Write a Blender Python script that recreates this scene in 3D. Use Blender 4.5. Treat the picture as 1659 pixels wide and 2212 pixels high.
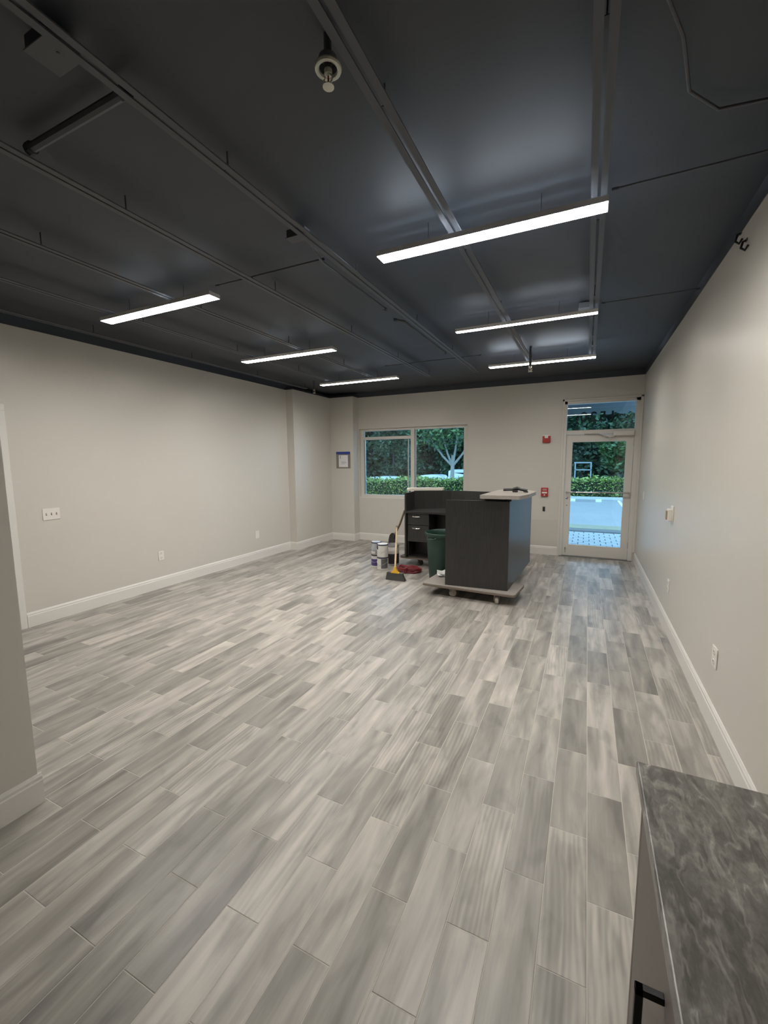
import bpy, bmesh, math, random
from mathutils import Vector, Matrix
PI = math.pi
for o in list(bpy.data.objects): bpy.data.objects.remove(o)
sc = bpy.context.scene
C = sc.collection

# ------------------------------------------------------------------ camera
F_PX, YAW, PITCH, ROLL, CAM_H = 914.3, -0.4458, -0.117, -0.0073, 1.5992
def cam_axes():
    fwd = Vector((math.sin(YAW)*math.cos(PITCH), math.cos(YAW)*math.cos(PITCH), math.sin(PITCH)))
    r = Vector((math.cos(YAW), -math.sin(YAW), 0)); u = r.cross(fwd)
    return (math.cos(ROLL)*r + math.sin(ROLL)*u, -math.sin(ROLL)*r + math.cos(ROLL)*u, fwd)
_r, _u, _f = cam_axes()
cd = bpy.data.cameras.new('camera'); cam = bpy.data.objects.new('camera', cd); C.objects.link(cam)
cd.sensor_fit = 'HORIZONTAL'; cd.sensor_width = 36; cd.lens = F_PX/1659*36
cd.clip_start = 0.02; cd.clip_end = 300
cam.matrix_world = Matrix(((_r.x, _u.x, -_f.x, 0), (_r.y, _u.y, -_f.y, 0), (_r.z, _u.z, -_f.z, CAM_H), (0, 0, 0, 1)))
sc.camera = cam

# ------------------------------------------------------------------ world (blue overcast dusk) and exposure
w = bpy.data.worlds.new('dusk_sky'); sc.world = w; w.use_nodes = True
bg = w.node_tree.nodes['Background']; bg.inputs['Color'].default_value = (0.40, 0.68, 1.0, 1); bg.inputs['Strength'].default_value = 4.0
sc.view_settings.view_transform = 'Standard'; sc.view_settings.look = 'None'
sc.view_settings.exposure = 0.0; sc.view_settings.gamma = 1.0; sc.view_settings.use_curve_mapping = False
LAMP_DOWN, ADDED_GLOW = 132.0, 620.0  # second value drives an added ceiling glow, not a real uplight
LAMP_COL = (1.0, 0.955, 0.895, 1)
ADDED_GLOW_COL = (0.78, 0.88, 1.0, 1)

# ------------------------------------------------------------------ room numbers (metres)
XL, XR, YB, ZC = -4.918, 0.741, 7.672, 2.894
YR = -4.0          # rear wall behind the camera
ZD = 2.985          # underside of the roof deck
BH = 0.147         # baseboard height

# ------------------------------------------------------------------ material helpers
def new_mat(name):
    m = bpy.data.materials.new(name); m.use_nodes = True
    nt = m.node_tree; b = nt.nodes['Principled BSDF']
    return m, nt, b
def N(nt, t, **kw):
    n = nt.nodes.new(t)
    for k, v in kw.items():
        if hasattr(n, k): setattr(n, k, v)
        else: n.inputs[k.replace('_', ' ')].default_value = v
    return n
def plain(name, col, rough=0.5, metal=0.0, bump=0.0, bscale=200, var=0.0, vscale=8, spec=0.5):
    m, nt, b = new_mat(name)
    b.inputs['Base Color'].default_value = (*col, 1); b.inputs['Roughness'].default_value = rough
    b.inputs['Metallic'].default_value = metal; b.inputs['Specular IOR Level'].default_value = spec
    tc = N(nt, 'ShaderNodeTexCoord')
    if var > 0:
        n = N(nt, 'ShaderNodeTexNoise'); n.inputs['Scale'].default_value = vscale; n.inputs['Detail'].default_value = 4
        nt.links.new(tc.outputs['Object'], n.inputs['Vector'])
        r = N(nt, 'ShaderNodeMapRange'); r.inputs['To Min'].default_value = 1-var; r.inputs['To Max'].default_value = 1+var
        nt.links.new(n.outputs['Fac'], r.inputs['Value'])
        mx = N(nt, 'ShaderNodeVectorMath', operation='SCALE'); mx.inputs[0].default_value = col
        nt.links.new(r.outputs['Result'], mx.inputs['Scale']); nt.links.new(mx.outputs['Vector'], b.inputs['Base Color'])
    if bump > 0:
        n2 = N(nt, 'ShaderNodeTexNoise'); n2.inputs['Scale'].default_value = bscale; n2.inputs['Detail'].default_value = 3
        nt.links.new(tc.outputs['Object'], n2.inputs['Vector'])
        bp = N(nt, 'ShaderNodeBump'); bp.inputs['Strength'].default_value = bump; bp.inputs['Distance'].default_value = 0.002
        nt.links.new(n2.outputs['Fac'], bp.inputs['Height']); nt.links.new(bp.outputs['Normal'], b.inputs['Normal'])
    return m
def emitter(name, col, strength):
    m, nt, b = new_mat(name); nt.nodes.remove(b)
    e = N(nt, 'ShaderNodeEmission'); e.inputs['Color'].default_value = col; e.inputs['Strength'].default_value = strength
    nt.links.new(e.outputs[0], nt.nodes['Material Output'].inputs['Surface']); return m
def thin_glass(name, tint, refl=1.0):
    m, nt, b = new_mat(name); nt.nodes.remove(b)
    t = N(nt, 'ShaderNodeBsdfTransparent'); t.inputs['Color'].default_value = (*tint, 1)
    g = N(nt, 'ShaderNodeBsdfGlossy'); g.inputs['Roughness'].default_value = 0.0; g.inputs['Color'].default_value = (refl, refl, refl, 1)
    fr = N(nt, 'ShaderNodeFresnel'); fr.inputs['IOR'].default_value = 1.5
    mx = N(nt, 'ShaderNodeMixShader')
    nt.links.new(fr.outputs[0], mx.inputs[0]); nt.links.new(t.outputs[0], mx.inputs[1]); nt.links.new(g.outputs[0], mx.inputs[2])
    nt.links.new(mx.outputs[0], nt.nodes['Material Output'].inputs['Surface']); return m

def floor_tile_mat(name, attr):
    """grey wood-look porcelain: streaks along the tile, darker smudges, cathedral grain; random per tile"""
    m, nt, b = new_mat(name); L = nt.links.new
    if attr:
        a = N(nt, 'ShaderNodeAttribute'); a.attribute_name = 'tile_random'; rnd = a.outputs['Fac']
        c = N(nt, 'ShaderNodeAttribute'); c.attribute_name = 'tile_coord'; vec = c.outputs['Vector']
    else:
        oi = N(nt, 'ShaderNodeObjectInfo'); rnd = oi.outputs['Random']
        tc = N(nt, 'ShaderNodeTexCoord'); vec = tc.outputs['Object']
    wn = N(nt, 'ShaderNodeTexWhiteNoise', noise_dimensions='1D'); L(rnd, wn.inputs['W'])
    off = N(nt, 'ShaderNodeVectorMath', operation='SCALE'); off.inputs['Scale'].default_value = 37.0; L(wn.outputs['Color'], off.inputs[0])
    add = N(nt, 'ShaderNodeVectorMath', operation='ADD'); L(vec, add.inputs[0]); L(off.outputs[0], add.inputs[1])
    def noise(scale, detail, rough=0.55, dist=0.0):
        s = N(nt, 'ShaderNodeVectorMath', operation='MULTIPLY'); s.inputs[1].default_value = scale; L(add.outputs[0], s.inputs[0])
        n = N(nt, 'ShaderNodeTexNoise'); n.inputs['Scale'].default_value = 1; n.inputs['Detail'].default_value = detail
        n.inputs['Roughness'].default_value = rough; n.inputs['Distortion'].default_value = dist
        L(s.outputs[0], n.inputs['Vector']); return n.outputs['Fac']
    broad = noise((13, 1.7, 1), 3, 0.5, 0.5)      # wide streaks along the tile
    smudge = noise((10, 4, 1), 3, 0.5, 0.6)
    fine = noise((130, 5, 1), 3, 0.6)
    # cathedral grain
    ws = N(nt, 'ShaderNodeVectorMath', operation='MULTIPLY'); ws.inputs[1].default_value = (10, 1.8, 1); L(add.outputs[0], ws.inputs[0])
    wv = N(nt, 'ShaderNodeTexWave', wave_type='RINGS', rings_direction='Z'); wv.inputs['Scale'].default_value = 1.5
    wv.inputs['Distortion'].default_value = 9; wv.inputs['Detail'].default_value = 3; wv.inputs['Detail Scale'].default_value = 0.7; L(ws.outputs[0], wv.inputs['Vector'])
    rs = N(nt, 'ShaderNodeSeparateColor'); L(wn.outputs['Color'], rs.inputs[0])
    def mrange(src, a0, a1, b0, b1, clamp=True):
        r = N(nt, 'ShaderNodeMapRange'); r.clamp = clamp
        for k, v in zip(('From Min', 'From Max', 'To Min', 'To Max'), (a0, a1, b0, b1)): r.inputs[k].default_value = v
        L(src, r.inputs['Value']); return r.outputs['Result']
    def math_(op, a, bb):
        n = N(nt, 'ShaderNodeMath', operation=op)
        for i, v in enumerate((a, bb)):
            if isinstance(v, (int, float)): n.inputs[i].default_value = v
            else: L(v, n.inputs[i])
        return n.outputs[0]
    t = mrange(broad, 0.3, 0.7, 0.0, 1.0)
    t = math_('ADD', math_('MULTIPLY', t, 0.66), mrange(rs.outputs[1], 0, 1, -0.05, 0.39))
    t = math_('SUBTRACT', t, mrange(smudge, 0.52, 0.75, 0.0, 0.26))
    t = math_('ADD', t, mrange(fine, 0.3, 0.7, -0.045, 0.045))
    cath = math_('MULTIPLY', mrange(wv.outputs['Fac'], 0, 1, -0.09, 0.09), mrange(rs.outputs[0], 0.66, 0.8, 0.0, 1.0))
    t = math_('ADD', t, cath)
    cr = N(nt, 'ShaderNodeValToRGB'); L(t, cr.inputs[0])
    e = cr.color_ramp.elements
    e[0].position = 0.0; e[0].color = (0.165, 0.156, 0.142, 1)
    e[1].position = 1.0; e[1].color = (0.535, 0.50, 0.45, 1)
    k = e.new(0.45); k.color = (0.295, 0.277, 0.249, 1)
    L(cr.outputs[0], b.inputs['Base Color'])
    L(mrange(fine, 0.3, 0.7, 0.33, 0.45), b.inputs['Roughness'])
    bp = N(nt, 'ShaderNodeBump'); bp.inputs['Strength'].default_value = 0.12; bp.inputs['Distance'].default_value = 0.001
    L(fine, bp.inputs['Height']); L(bp.outputs[0], b.inputs['Normal'])
    return m

def laminate_mat(name, ca, cb, rough=0.35, sc_=(90, 90, 5)):
    m, nt, b = new_mat(name); L = nt.links.new
    tc = N(nt, 'ShaderNodeTexCoord')
    s = N(nt, 'ShaderNodeVectorMath', operation='MULTIPLY'); s.inputs[1].default_value = sc_; L(tc.outputs['Object'], s.inputs[0])
    n = N(nt, 'ShaderNodeTexNoise'); n.inputs['Scale'].default_value = 1; n.inputs['Detail'].default_value = 4; n.inputs['Distortion'].default_value = .4
    L(s.outputs[0], n.inputs['Vector'])
    cr = N(nt, 'ShaderNodeValToRGB'); L(n.outputs['Fac'], cr.inputs[0])
    e = cr.color_ramp.elements; e[0].position = .32; e[0].color = (*ca, 1); e[1].position = .68; e[1].color = (*cb, 1)
    L(cr.outputs[0], b.inputs['Base Color']); b.inputs['Roughness'].default_value = rough
    return m

def granite_mat(name):
    m, nt, b = new_mat(name); L = nt.links.new
    tc = N(nt, 'ShaderNodeTexCoord')
    rot = N(nt, 'ShaderNodeMapping'); rot.inputs['Rotation'].default_value = (0, 0, 0.55); rot.inputs['Scale'].default_value = (9.0, 3.0, 3); L(tc.outputs['Object'], rot.inputs['Vector'])
    wn = N(nt, 'ShaderNodeTexNoise'); wn.inputs['Scale'].default_value = 2.2; wn.inputs['Detail'].default_value = 5; L(rot.outputs[0], wn.inputs['Vector'])
    sub = N(nt, 'ShaderNodeVectorMath', operation='SCALE'); sub.inputs['Scale'].default_value = 1.1; L(wn.outputs['Color'], sub.inputs[0])
    ad = N(nt, 'ShaderNodeVectorMath', operation='ADD'); L(rot.outputs[0], ad.inputs[0]); L(sub.outputs[0], ad.inputs[1])
    n1 = N(nt, 'ShaderNodeTexNoise'); n1.inputs['Scale'].default_value = 2.6; n1.inputs['Detail'].default_value = 7; n1.inputs['Roughness'].default_value = .62; L(ad.outputs[0], n1.inputs['Vector'])
    # veins: narrow band of a warped noise
    n2 = N(nt, 'ShaderNodeTexNoise'); n2.inputs['Scale'].default_value = 1.7; n2.inputs['Detail'].default_value = 3; L(ad.outputs[0], n2.inputs['Vector'])
    d = N(nt, 'ShaderNodeMath', operation='SUBTRACT'); d.inputs[1].default_value = .5; L(n2.outputs['Fac'], d.inputs[0])
    ab = N(nt, 'ShaderNodeMath', operation='ABSOLUTE'); L(d.outputs[0], ab.inputs[0])
    v = N(nt, 'ShaderNodeMapRange'); v.inputs['From Min'].default_value = 0; v.inputs['From Max'].default_value = .05; v.inputs['To Min'].default_value = 1; v.inputs['To Max'].default_value = 0; L(ab.outputs[0], v.inputs['Value'])
    sp = N(nt, 'ShaderNodeTexNoise'); sp.inputs['Scale'].default_value = 45; sp.inputs['Detail'].default_value = 3; L(tc.outputs['Object'], sp.inputs['Vector'])
    cr = N(nt, 'ShaderNodeValToRGB'); L(n1.outputs['Fac'], cr.inputs[0]); e = cr.color_ramp.elements
    e[0].position = .30; e[0].color = (.080, .076, .068, 1); e[1].position = .72; e[1].color = (.62, .605, .575, 1)
    k = e.new(.48); k.color = (.175, .168, .153, 1)
    k = e.new(.60); k.color = (.265, .258, .236, 1)
    vm = N(nt, 'ShaderNodeMath', operation='MULTIPLY'); L(v.outputs[0], vm.inputs[0]); L(sp.outputs['Fac'], vm.inputs[1])
    mx = N(nt, 'ShaderNodeMixRGB'); mx.inputs[2].default_value = (.46, .44, .40, 1); L(vm.outputs[0], mx.inputs[0]); L(cr.outputs[0], mx.inputs[1])
    mr = N(nt, 'ShaderNodeMapRange'); mr.inputs['To Min'].default_value = .72; mr.inputs['To Max'].default_value = 1.28; L(sp.outputs['Fac'], mr.inputs['Value'])
    fx = N(nt, 'ShaderNodeVectorMath', operation='SCALE'); L(mx.outputs[0], fx.inputs[0]); L(mr.outputs[0], fx.inputs['Scale'])
    L(fx.outputs[0], b.inputs['Base Color']); b.inputs['Roughness'].default_value = .32
    return m

M = {}
M['wall'] = plain('greige_wall_paint', (.62, .592, .54), .36, bump=.05, bscale=350, spec=.4)
M['ceiling'] = plain('black_ceiling_paint', (.043, .049, .061), .6, var=.2, vscale=2.5)
M['joist'] = plain('black_joist_paint', (.072, .076, .085), .55)
M['white'] = plain('white_trim_paint', (.74, .72, .68), .35)
M['alu'] = plain('white_painted_aluminium', (.66, .63, .58), .4)
M['grout'] = plain('pale_tile_grout', (.52, .49, .44), .8)
M['tile'] = floor_tile_mat('wood_look_tile', False)
M['tile_far'] = floor_tile_mat('wood_look_tile_joined', True)
M['plate'] = plain('white_plastic_plate', (.78, .75, .70), .35)
M['slot'] = plain('dark_slot', (.03, .03, .03), .6)
M['glass'] = thin_glass('window_glass', (.84, .93, .95))
M['lam'] = laminate_mat('charcoal_woodgrain_laminate', (.013, .0128, .012), (.030, .029, .027), .36)
M['lam'].node_tree.nodes['Principled BSDF'].inputs['Specular IOR Level'].default_value = .8
M['lam_top'] = laminate_mat('charcoal_worktop_laminate', (.016, .0155, .015), (.034, .033, .031), .36, (8, 90, 5))
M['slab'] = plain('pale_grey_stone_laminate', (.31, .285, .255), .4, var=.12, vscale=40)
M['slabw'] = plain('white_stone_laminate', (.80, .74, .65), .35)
M['chrome'] = plain('brushed_steel', (.72, .70, .66), .25, metal=1)
M['black'] = plain('black_plastic', (.012, .012, .013), .4)
M['blackmetal'] = plain('matt_black_metal', (.015, .015, .016), .45, metal=.3)
M['caster'] = plain('grey_rubber_caster', (.16, .145, .125), .5)
M['casterlight'] = plain('beige_caster_wheel', (.50, .46, .40), .5)
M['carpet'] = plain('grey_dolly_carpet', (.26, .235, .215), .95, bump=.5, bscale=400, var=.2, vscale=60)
M['dollywood'] = plain('dolly_wood_edge', (.17, .13, .10), .7)
M['green'] = plain('dark_green_plastic', (.013, .043, .032), .45, var=.1, vscale=10)
M['red'] = plain('red_fire_alarm', (.42, .035, .03), .35)
M['hose'] = plain('dark_red_hose', (.16, .018, .022), .35)
M['handle'] = plain('pale_wood_handle', (.52, .38, .23), .5, var=.15, vscale=20)
M['darkwood'] = plain('weathered_wood_handle', (.20, .15, .10), .6, var=.2, vscale=20)
M['yellow'] = plain('yellow_plastic', (.75, .42, .03), .4)
M['bristle'] = plain('charcoal_bristles', (.055, .055, .05), .8, bump=.6, bscale=300)
M['blade'] = plain('dark_steel_blade', (.05, .048, .045), .45, metal=.4)
M['tin'] = plain('tin_metal', (.62, .61, .60), .3, metal=.8)
M['labelw'] = plain('white_can_label', (.66, .64, .60), .45)
M['labelp'] = plain('purple_can_label', (.06, .045, .17), .45)
M['labelk'] = plain('black_can_label', (.02, .018, .022), .45)
M['labelg'] = plain('grey_can_label', (.11, .11, .105), .45)
M['labelgrey'] = plain('silver_grey_label', (.40, .42, .45), .45)
M['navy'] = plain('navy_can_patch', (.03, .03, .06), .45)
M['bluetape'] = plain('blue_painter_tape', (.03, .06, .30), .6)
M['paper'] = plain('white_paper', (.80, .79, .80), .6)
M['greyboard'] = plain('grey_backing', (.23, .21, .19), .7)
M['ink'] = plain('grey_ink', (.25, .25, .28), .7)
M['patch'] = plain('patched_wall_paint', (.585, .558, .508), .5)
M['granite'] = granite_mat('grey_veined_granite')
M['cab'] = plain('grey_brown_cabinet', (.205, .178, .160), .5)
M['tan'] = plain('tan_wood_box', (.36, .25, .14), .6)
M['brass'] = plain('pale_sprinkler_metal', (.55, .55, .47), .35, metal=.4)
M['jbox'] = plain('grey_painted_box', (.16, .165, .17), .5)
M['bag'] = plain('crumpled_white_plastic', (.62, .64, .62), .35)
M['digit'] = plain('dark_vinyl_digit', (.015, .02, .02), .5)
# outside
M['paver'] = plain('concrete_paver', (.36, .36, .36), .7, var=.2, vscale=4)
M['paverjoint'] = plain('paver_joint', (.05, .05, .055), .9)
M['asphalt'] = plain('asphalt', (.27, .265, .26), .6, bump=.3, bscale=60, var=.16, vscale=.6)
M['curb'] = plain('yellowed_concrete_curb', (.27, .25, .165), .8, var=.2, vscale=3)
M['concrete'] = plain('pale_concrete', (.55, .55, .52), .8, var=.1, vscale=4)
M['darkband'] = plain('dark_concrete', (.12, .12, .12), .8)
M['stripe'] = plain('white_road_paint', (.75, .75, .72), .7)
M['grass'] = plain('grass_verge', (.06, .10, .03), .9, var=.3, vscale=3)
M['stucco'] = plain('exterior_stucco', (.45, .42, .38), .8)
M['awning'] = plain('pale_awning_fabric', (.15, .17, .165), .8)
M['soffit'] = plain('grey_awning_soffit', (.16, .17, .18), .7)
M['bark'] = plain('pale_bark', (.34, .31, .27), .8, var=.25, vscale=9)
M['bark_dark'] = plain('dark_bark', (.06, .055, .048), .9)
M['carwhite'] = plain('white_car_paint', (.70, .72, .74), .2)
M['carglass'] = plain('car_window_glass', (.02, .025, .03), .08)
M['tyre'] = plain('tyre_rubber', (.02, .02, .02), .8)
M['whitemetal'] = plain('white_painted_rail', (.32, .34, .35), .4)
def leaf_mat(name, dark, light):
    m, nt, b = new_mat(name); L = nt.links.new
    g = N(nt, 'ShaderNodeNewGeometry'); cr = N(nt, 'ShaderNodeValToRGB'); L(g.outputs['Random Per Island'], cr.inputs[0])
    e = cr.color_ramp.elements; e[0].color = (*dark, 1); e[1].color = (*light, 1)
    L(cr.outputs[0], b.inputs['Base Color']); b.inputs['Roughness'].default_value = .45; return m
M['leaf_dark'] = leaf_mat('dark_tree_leaves', (.010, .026, .012), (.07, .125, .055))
M['leaf_mid'] = leaf_mat('mid_green_leaves', (.018, .05, .014), (.12, .21, .06))
M['leaf_hedge'] = leaf_mat('hedge_leaves', (.035, .075, .012), (.36, .45, .10))

# ------------------------------------------------------------------ geometry helpers
def tag(o, label=None, cat=None, group=None, kind=None):
    if label: o['label'] = label
    if cat: o['category'] = cat
    if group: o['group'] = group
    if kind: o['kind'] = kind
    return o
def thing(name, loc, label, cat, group=None, rz=0):
    o = bpy.data.objects.new(name, None); C.objects.link(o); o.empty_display_size = .05
    o.location = loc; o.rotation_euler = (0, 0, rz)
    return tag(o, label, cat, group)
_off = {}
def origin(o):
    """rest location of an (unrotated) parent chain"""
    v = Vector((0, 0, 0))
    while o is not None: v += o.location; o = o.parent
    return v
def obj(name, bm, mat, parent=None, local=False, kind=None, label=None, smooth=False, loc=None):
    """one mesh object; geometry given in world coordinates unless local=True"""
    me = bpy.data.meshes.new(name)
    o = bpy.data.objects.new(name, me)
    if parent is not None: o.parent = parent
    if loc is not None: o.location = loc
    if not local:
        d = origin(parent) + (Vector(loc) if loc is not None else Vector((0, 0, 0)))
        bmesh.ops.translate(bm, vec=-d, verts=bm.verts)
    bmesh.ops.recalc_face_normals(bm, faces=bm.faces)
    bm.to_mesh(me); bm.free()
    for mm in (mat if isinstance(mat, (list, tuple)) else [mat]): me.materials.append(mm)
    if smooth:
        for p in me.polygons: p.use_smooth = True
        try: me.set_sharp_from_angle(angle=math.radians(40))
        except Exception: pass
    C.objects.link(o)
    if kind: o['kind'] = kind
    if label: o['label'] = label
    return o
def box(x0, x1, y0, y1, z0, z1, bev=0.0, seg=1, bm=None):
    b2 = bmesh.new()
    vs = [b2.verts.new((x, y, z)) for x in (x0, x1) for y in (y0, y1) for z in (z0, z1)]
    for f in ((0, 1, 3, 2), (4, 6, 7, 5), (0, 4, 5, 1), (2, 3, 7, 6), (0, 2, 6, 4), (1, 5, 7, 3)): b2.faces.new([vs[i] for i in f])
    if bev > 0: bmesh.ops.bevel(b2, geom=b2.edges[:], offset=bev, segments=seg, affect='EDGES', profile=.5)
    if bm is None: return b2
    return merge(bm, b2)
def merge(bm, b2):
    me = bpy.data.meshes.new('tmp'); b2.to_mesh(me); b2.free(); bm.from_mesh(me); bpy.data.meshes.remove(me); return bm
def prism(pts, z0, z1, bev=0.0, seg=2):
    bm = bmesh.new()
    a = [bm.verts.new((x, y, z0)) for x, y in pts]; b = [bm.verts.new((x, y, z1)) for x, y in pts]
    bm.faces.new(a[::-1]); bm.faces.new(b); n = len(pts)
    for i in range(n): bm.faces.new((a[i], a[(i+1) % n], b[(i+1) % n], b[i]))
    if bev > 0:
        bmesh.ops.bevel(bm, geom=[e for e in bm.edges if abs(e.verts[0].co.z-e.verts[1].co.z) < 1e-6], offset=bev, segments=seg, affect='EDGES', profile=.5)
    return bm
def lathe(prof, seg=24, c=(0, 0, 0), bm=None, cap=True):
    bm = bm or bmesh.new(); rings = []
    for r, z in prof:
        rings.append([bm.verts.new((c[0]+r*math.cos(2*PI*i/seg), c[1]+r*math.sin(2*PI*i/seg), c[2]+z)) for i in range(seg)])
    for a, b in zip(rings, rings[1:]):
        for i in range(seg): bm.faces.new((a[i], a[(i+1) % seg], b[(i+1) % seg], b[i]))
    if cap: bm.faces.new(rings[0][::-1]); bm.faces.new(rings[-1])
    return bm
def tube(pts, r, seg=8, bm=None, closed=False):
    """round tube through points; r a number or one radius per point"""
    bm = bm or bmesh.new(); P = [Vector(p) for p in pts]; n = len(P); rings = []
    rr = r if isinstance(r, (list, tuple)) else [r]*n
    up = Vector((0, 0, 1))
    for i, p in enumerate(P):
        a = P[(i-1) % n] if (closed or i > 0) else p; b = P[(i+1) % n] if (closed or i < n-1) else p
        t = (b-a).normalized(); ref = up if abs(t.z) < .95 else Vector((1, 0, 0))
        u = t.cross(ref).normalized(); v = t.cross(u)
        rings.append([bm.verts.new(p + rr[i]*(math.cos(2*PI*k/seg)*u + math.sin(2*PI*k/seg)*v)) for k in range(seg)])
    m = n if closed else n-1
    for i in range(m):
        a, b = rings[i], rings[(i+1) % n]
        for k in range(seg): bm.faces.new((a[k], a[(k+1) % seg], b[(k+1) % seg], b[k]))
    if not closed: bm.faces.new(rings[0][::-1]); bm.faces.new(rings[-1])
    return bm
def copy_tree(o, parent=None):
    c = o.copy(); C.objects.link(c)
    if parent is not None: c.parent = parent
    for ch in list(o.children): copy_tree(ch, c)
    return c
def wall_with_holes(name, x0, x1, y0, y1, z0, z1, holes, mat, parent=None):
    """wall slab in the XZ plane (thickness y0..y1) with rectangular holes (x0,x1,z0,z1)"""
    xs = sorted({x0, x1, *[h[0] for h in holes], *[h[1] for h in holes]}); zs = sorted({z0, z1, *[h[2] for h in holes], *[h[3] for h in holes]})
    bm = bmesh.new()
    solid = lambda i, j: 0 <= i < len(xs)-1 and 0 <= j < len(zs)-1 and not any(h[0] <= (xs[i]+xs[i+1])/2 <= h[1] and h[2] <= (zs[j]+zs[j+1])/2 <= h[3] for h in holes)
    q = lambda *p: bm.faces.new([bm.verts.new(v) for v in p])
    for i in range(len(xs)-1):
        for j in range(len(zs)-1):
            if not solid(i, j): continue
            a, b, c, d = xs[i], xs[i+1], zs[j], zs[j+1]
            q((a, y0, c), (b, y0, c), (b, y0, d), (a, y0, d)); q((a, y1, c), (a, y1, d), (b, y1, d), (b, y1, c))
            if not solid(i-1, j): q((a, y0, c), (a, y0, d), (a, y1, d), (a, y1, c))
            if not solid(i+1, j): q((b, y0, c), (b, y1, c), (b, y1, d), (b, y0, d))
            if not solid(i, j-1): q((a, y0, c), (a, y1, c), (b, y1, c), (b, y0, c))
            if not solid(i, j+1): q((a, y0, d), (b, y0, d), (b, y1, d), (a, y1, d))
    bmesh.ops.remove_doubles(bm, verts=bm.verts, dist=1e-5)
    return obj(name, bm, mat, parent, kind='structure')

# ================================================================== STRUCTURE
# ---- floor: grout bed + individual 6x24 wood-look tiles in a half-offset bond
floor = obj('floor', box(XL, XR, YR, YB, -.10, -.0010), M['grout'], kind='structure')
TW, TL, X0, Y0 = .1480, .572, .069, 1.265
G = .0015
tiles = []
def in_frame(P):
    d = Vector(P) - Vector((0, 0, CAM_H)); z = d.dot(_f)
    if z < .05: return None
    return (829.5 + F_PX*d.dot(_r)/z, 1106 - F_PX*d.dot(_u)/z)
k = math.floor((XL-X0)/TW)
while X0 + k*TW < XR:
    xa, xb = max(XL+.001, X0+k*TW), min(XR-.001, X0+(k+1)*TW)
    if xb-xa > .012:
        ph = Y0 + (0 if k % 2 else TL/2)
        n = math.floor((YR-ph)/TL)
        while ph+n*TL < YB:
            ya, yb = max(YR+.001, ph+n*TL), min(YB-.001, ph+(n+1)*TL)
            if yb-ya > .012:
                vis = 0.0
                for i in range(4):
                    for j in range(6):
                        px, py = xa+(i+.5)/4*(xb-xa), ya+(j+.5)/6*(yb-ya)
                        q = in_frame((px, py, 0))
                        if q is None or not (0 < q[0] < 1659 and 0 < q[1] < 2212): continue
                        if px > .15 and py < 1.0: continue
                        if px < -2.29 and py < .97-(px+2.285)*.0 and (py < .97*px/-2.285): continue
                        D = (Vector((px, py, 0)) - Vector((0, 0, CAM_H)))
                        vis += (xb-xa)*(yb-ya)/24*CAM_H/abs(D.dot(_f))**3
                tiles.append((vis, xa+G, xb-G, ya+G, yb-G))
            n += 1
    k += 1
tiles.sort(key=lambda t: -t[0])
def tile_geo(wd, ln, bm=None, c=(0, 0)):
    """tile with small eased edges, top at z=0, 10 quads"""
    bm = bm or bmesh.new(); e = .0018
    def ring(dx, z): return [bm.verts.new((c[0]+sx*(wd/2-dx), c[1]+sy*(ln/2-dx), z)) for sx, sy in ((-1, -1), (1, -1), (1, 1), (-1, 1))]
    r0, r1, r2 = ring(0, -.0014), ring(0, -.0006), ring(e, 0)
    fs = []
    for a, b in ((r0, r1), (r1, r2)):
        for i in range(4): fs.append(bm.faces.new((a[i], a[(i+1) % 4], b[(i+1) % 4], b[i])))
    fs.append(bm.faces.new(r2))
    return bm, fs
cache = {}
NT = 300
for (v, xa, xb, ya, yb) in tiles[:NT]:
    key = (round(xb-xa, 3), round(yb-ya, 3))
    if key not in cache:
        bm, _ = tile_geo(xb-xa, yb-ya); me = bpy.data.meshes.new('floor_tile'); bm.to_mesh(me); bm.free(); me.materials.append(M['tile']); cache[key] = me
    o = bpy.data.objects.new('floor_tile', cache[key]); o.parent = floor; o.location = ((xa+xb)/2, (ya+yb)/2, 0); C.objects.link(o)
bm = bmesh.new(); rl = bm.faces.layers.float.new('tile_random'); cl = bm.verts.layers.float_vector.new('tile_coord')
random.seed(5)
for (v, xa, xb, ya, yb) in tiles[NT:]:
    n0 = len(bm.verts); r = random.random()
    _, fs = tile_geo(xb-xa, yb-ya, bm, ((xa+xb)/2, (ya+yb)/2))
    for f in fs:
        f[rl] = r
        for vv in f.verts: vv[cl] = (vv.co.x-(xa+xb)/2, vv.co.y-(ya+yb)/2, vv.co.z)
obj('floor_tile_field', bm, M['tile_far'], floor, kind='stuff')

# ---- walls
WIN = (-4.215, -1.985, .885, 2.268)
DOOR = (-.372, .705, 0.0, 2.562)
wb = wall_with_holes('wall_back', XL-.2, XR+.2, YB, YB+.20, -.1, ZD+.1, [WIN, DOOR], [M['wall']])
wl = obj('wall_left', box(XL-.15, XL, YR, YB, -.1, ZD+.1), M['wall'], kind='structure')
wr = obj('wall_right', box(XR, XR+.15, YR, YB, -.1, ZD+.1), M['wall'], kind='structure')
obj('wall_rear', box(XL-.15, XR+.15, YR-.15, YR, -.1, ZD+.1), M['wall'], kind='structure')
# nib wall beside the camera
obj('wall_near_left', box(-2.42, -2.285, YR, .955, 0, ZC), M['wall'], kind='structure')
# chase on the left wall and pier in the far corner
obj('wall_left_chase', box(XL, -4.765, 6.25, YB, 0, ZC), M['wall'], kind='structure')
obj('wall_back_pier', box(-4.765, -4.232, 7.455, YB, 0, ZC), M['wall'], kind='structure')
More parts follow.
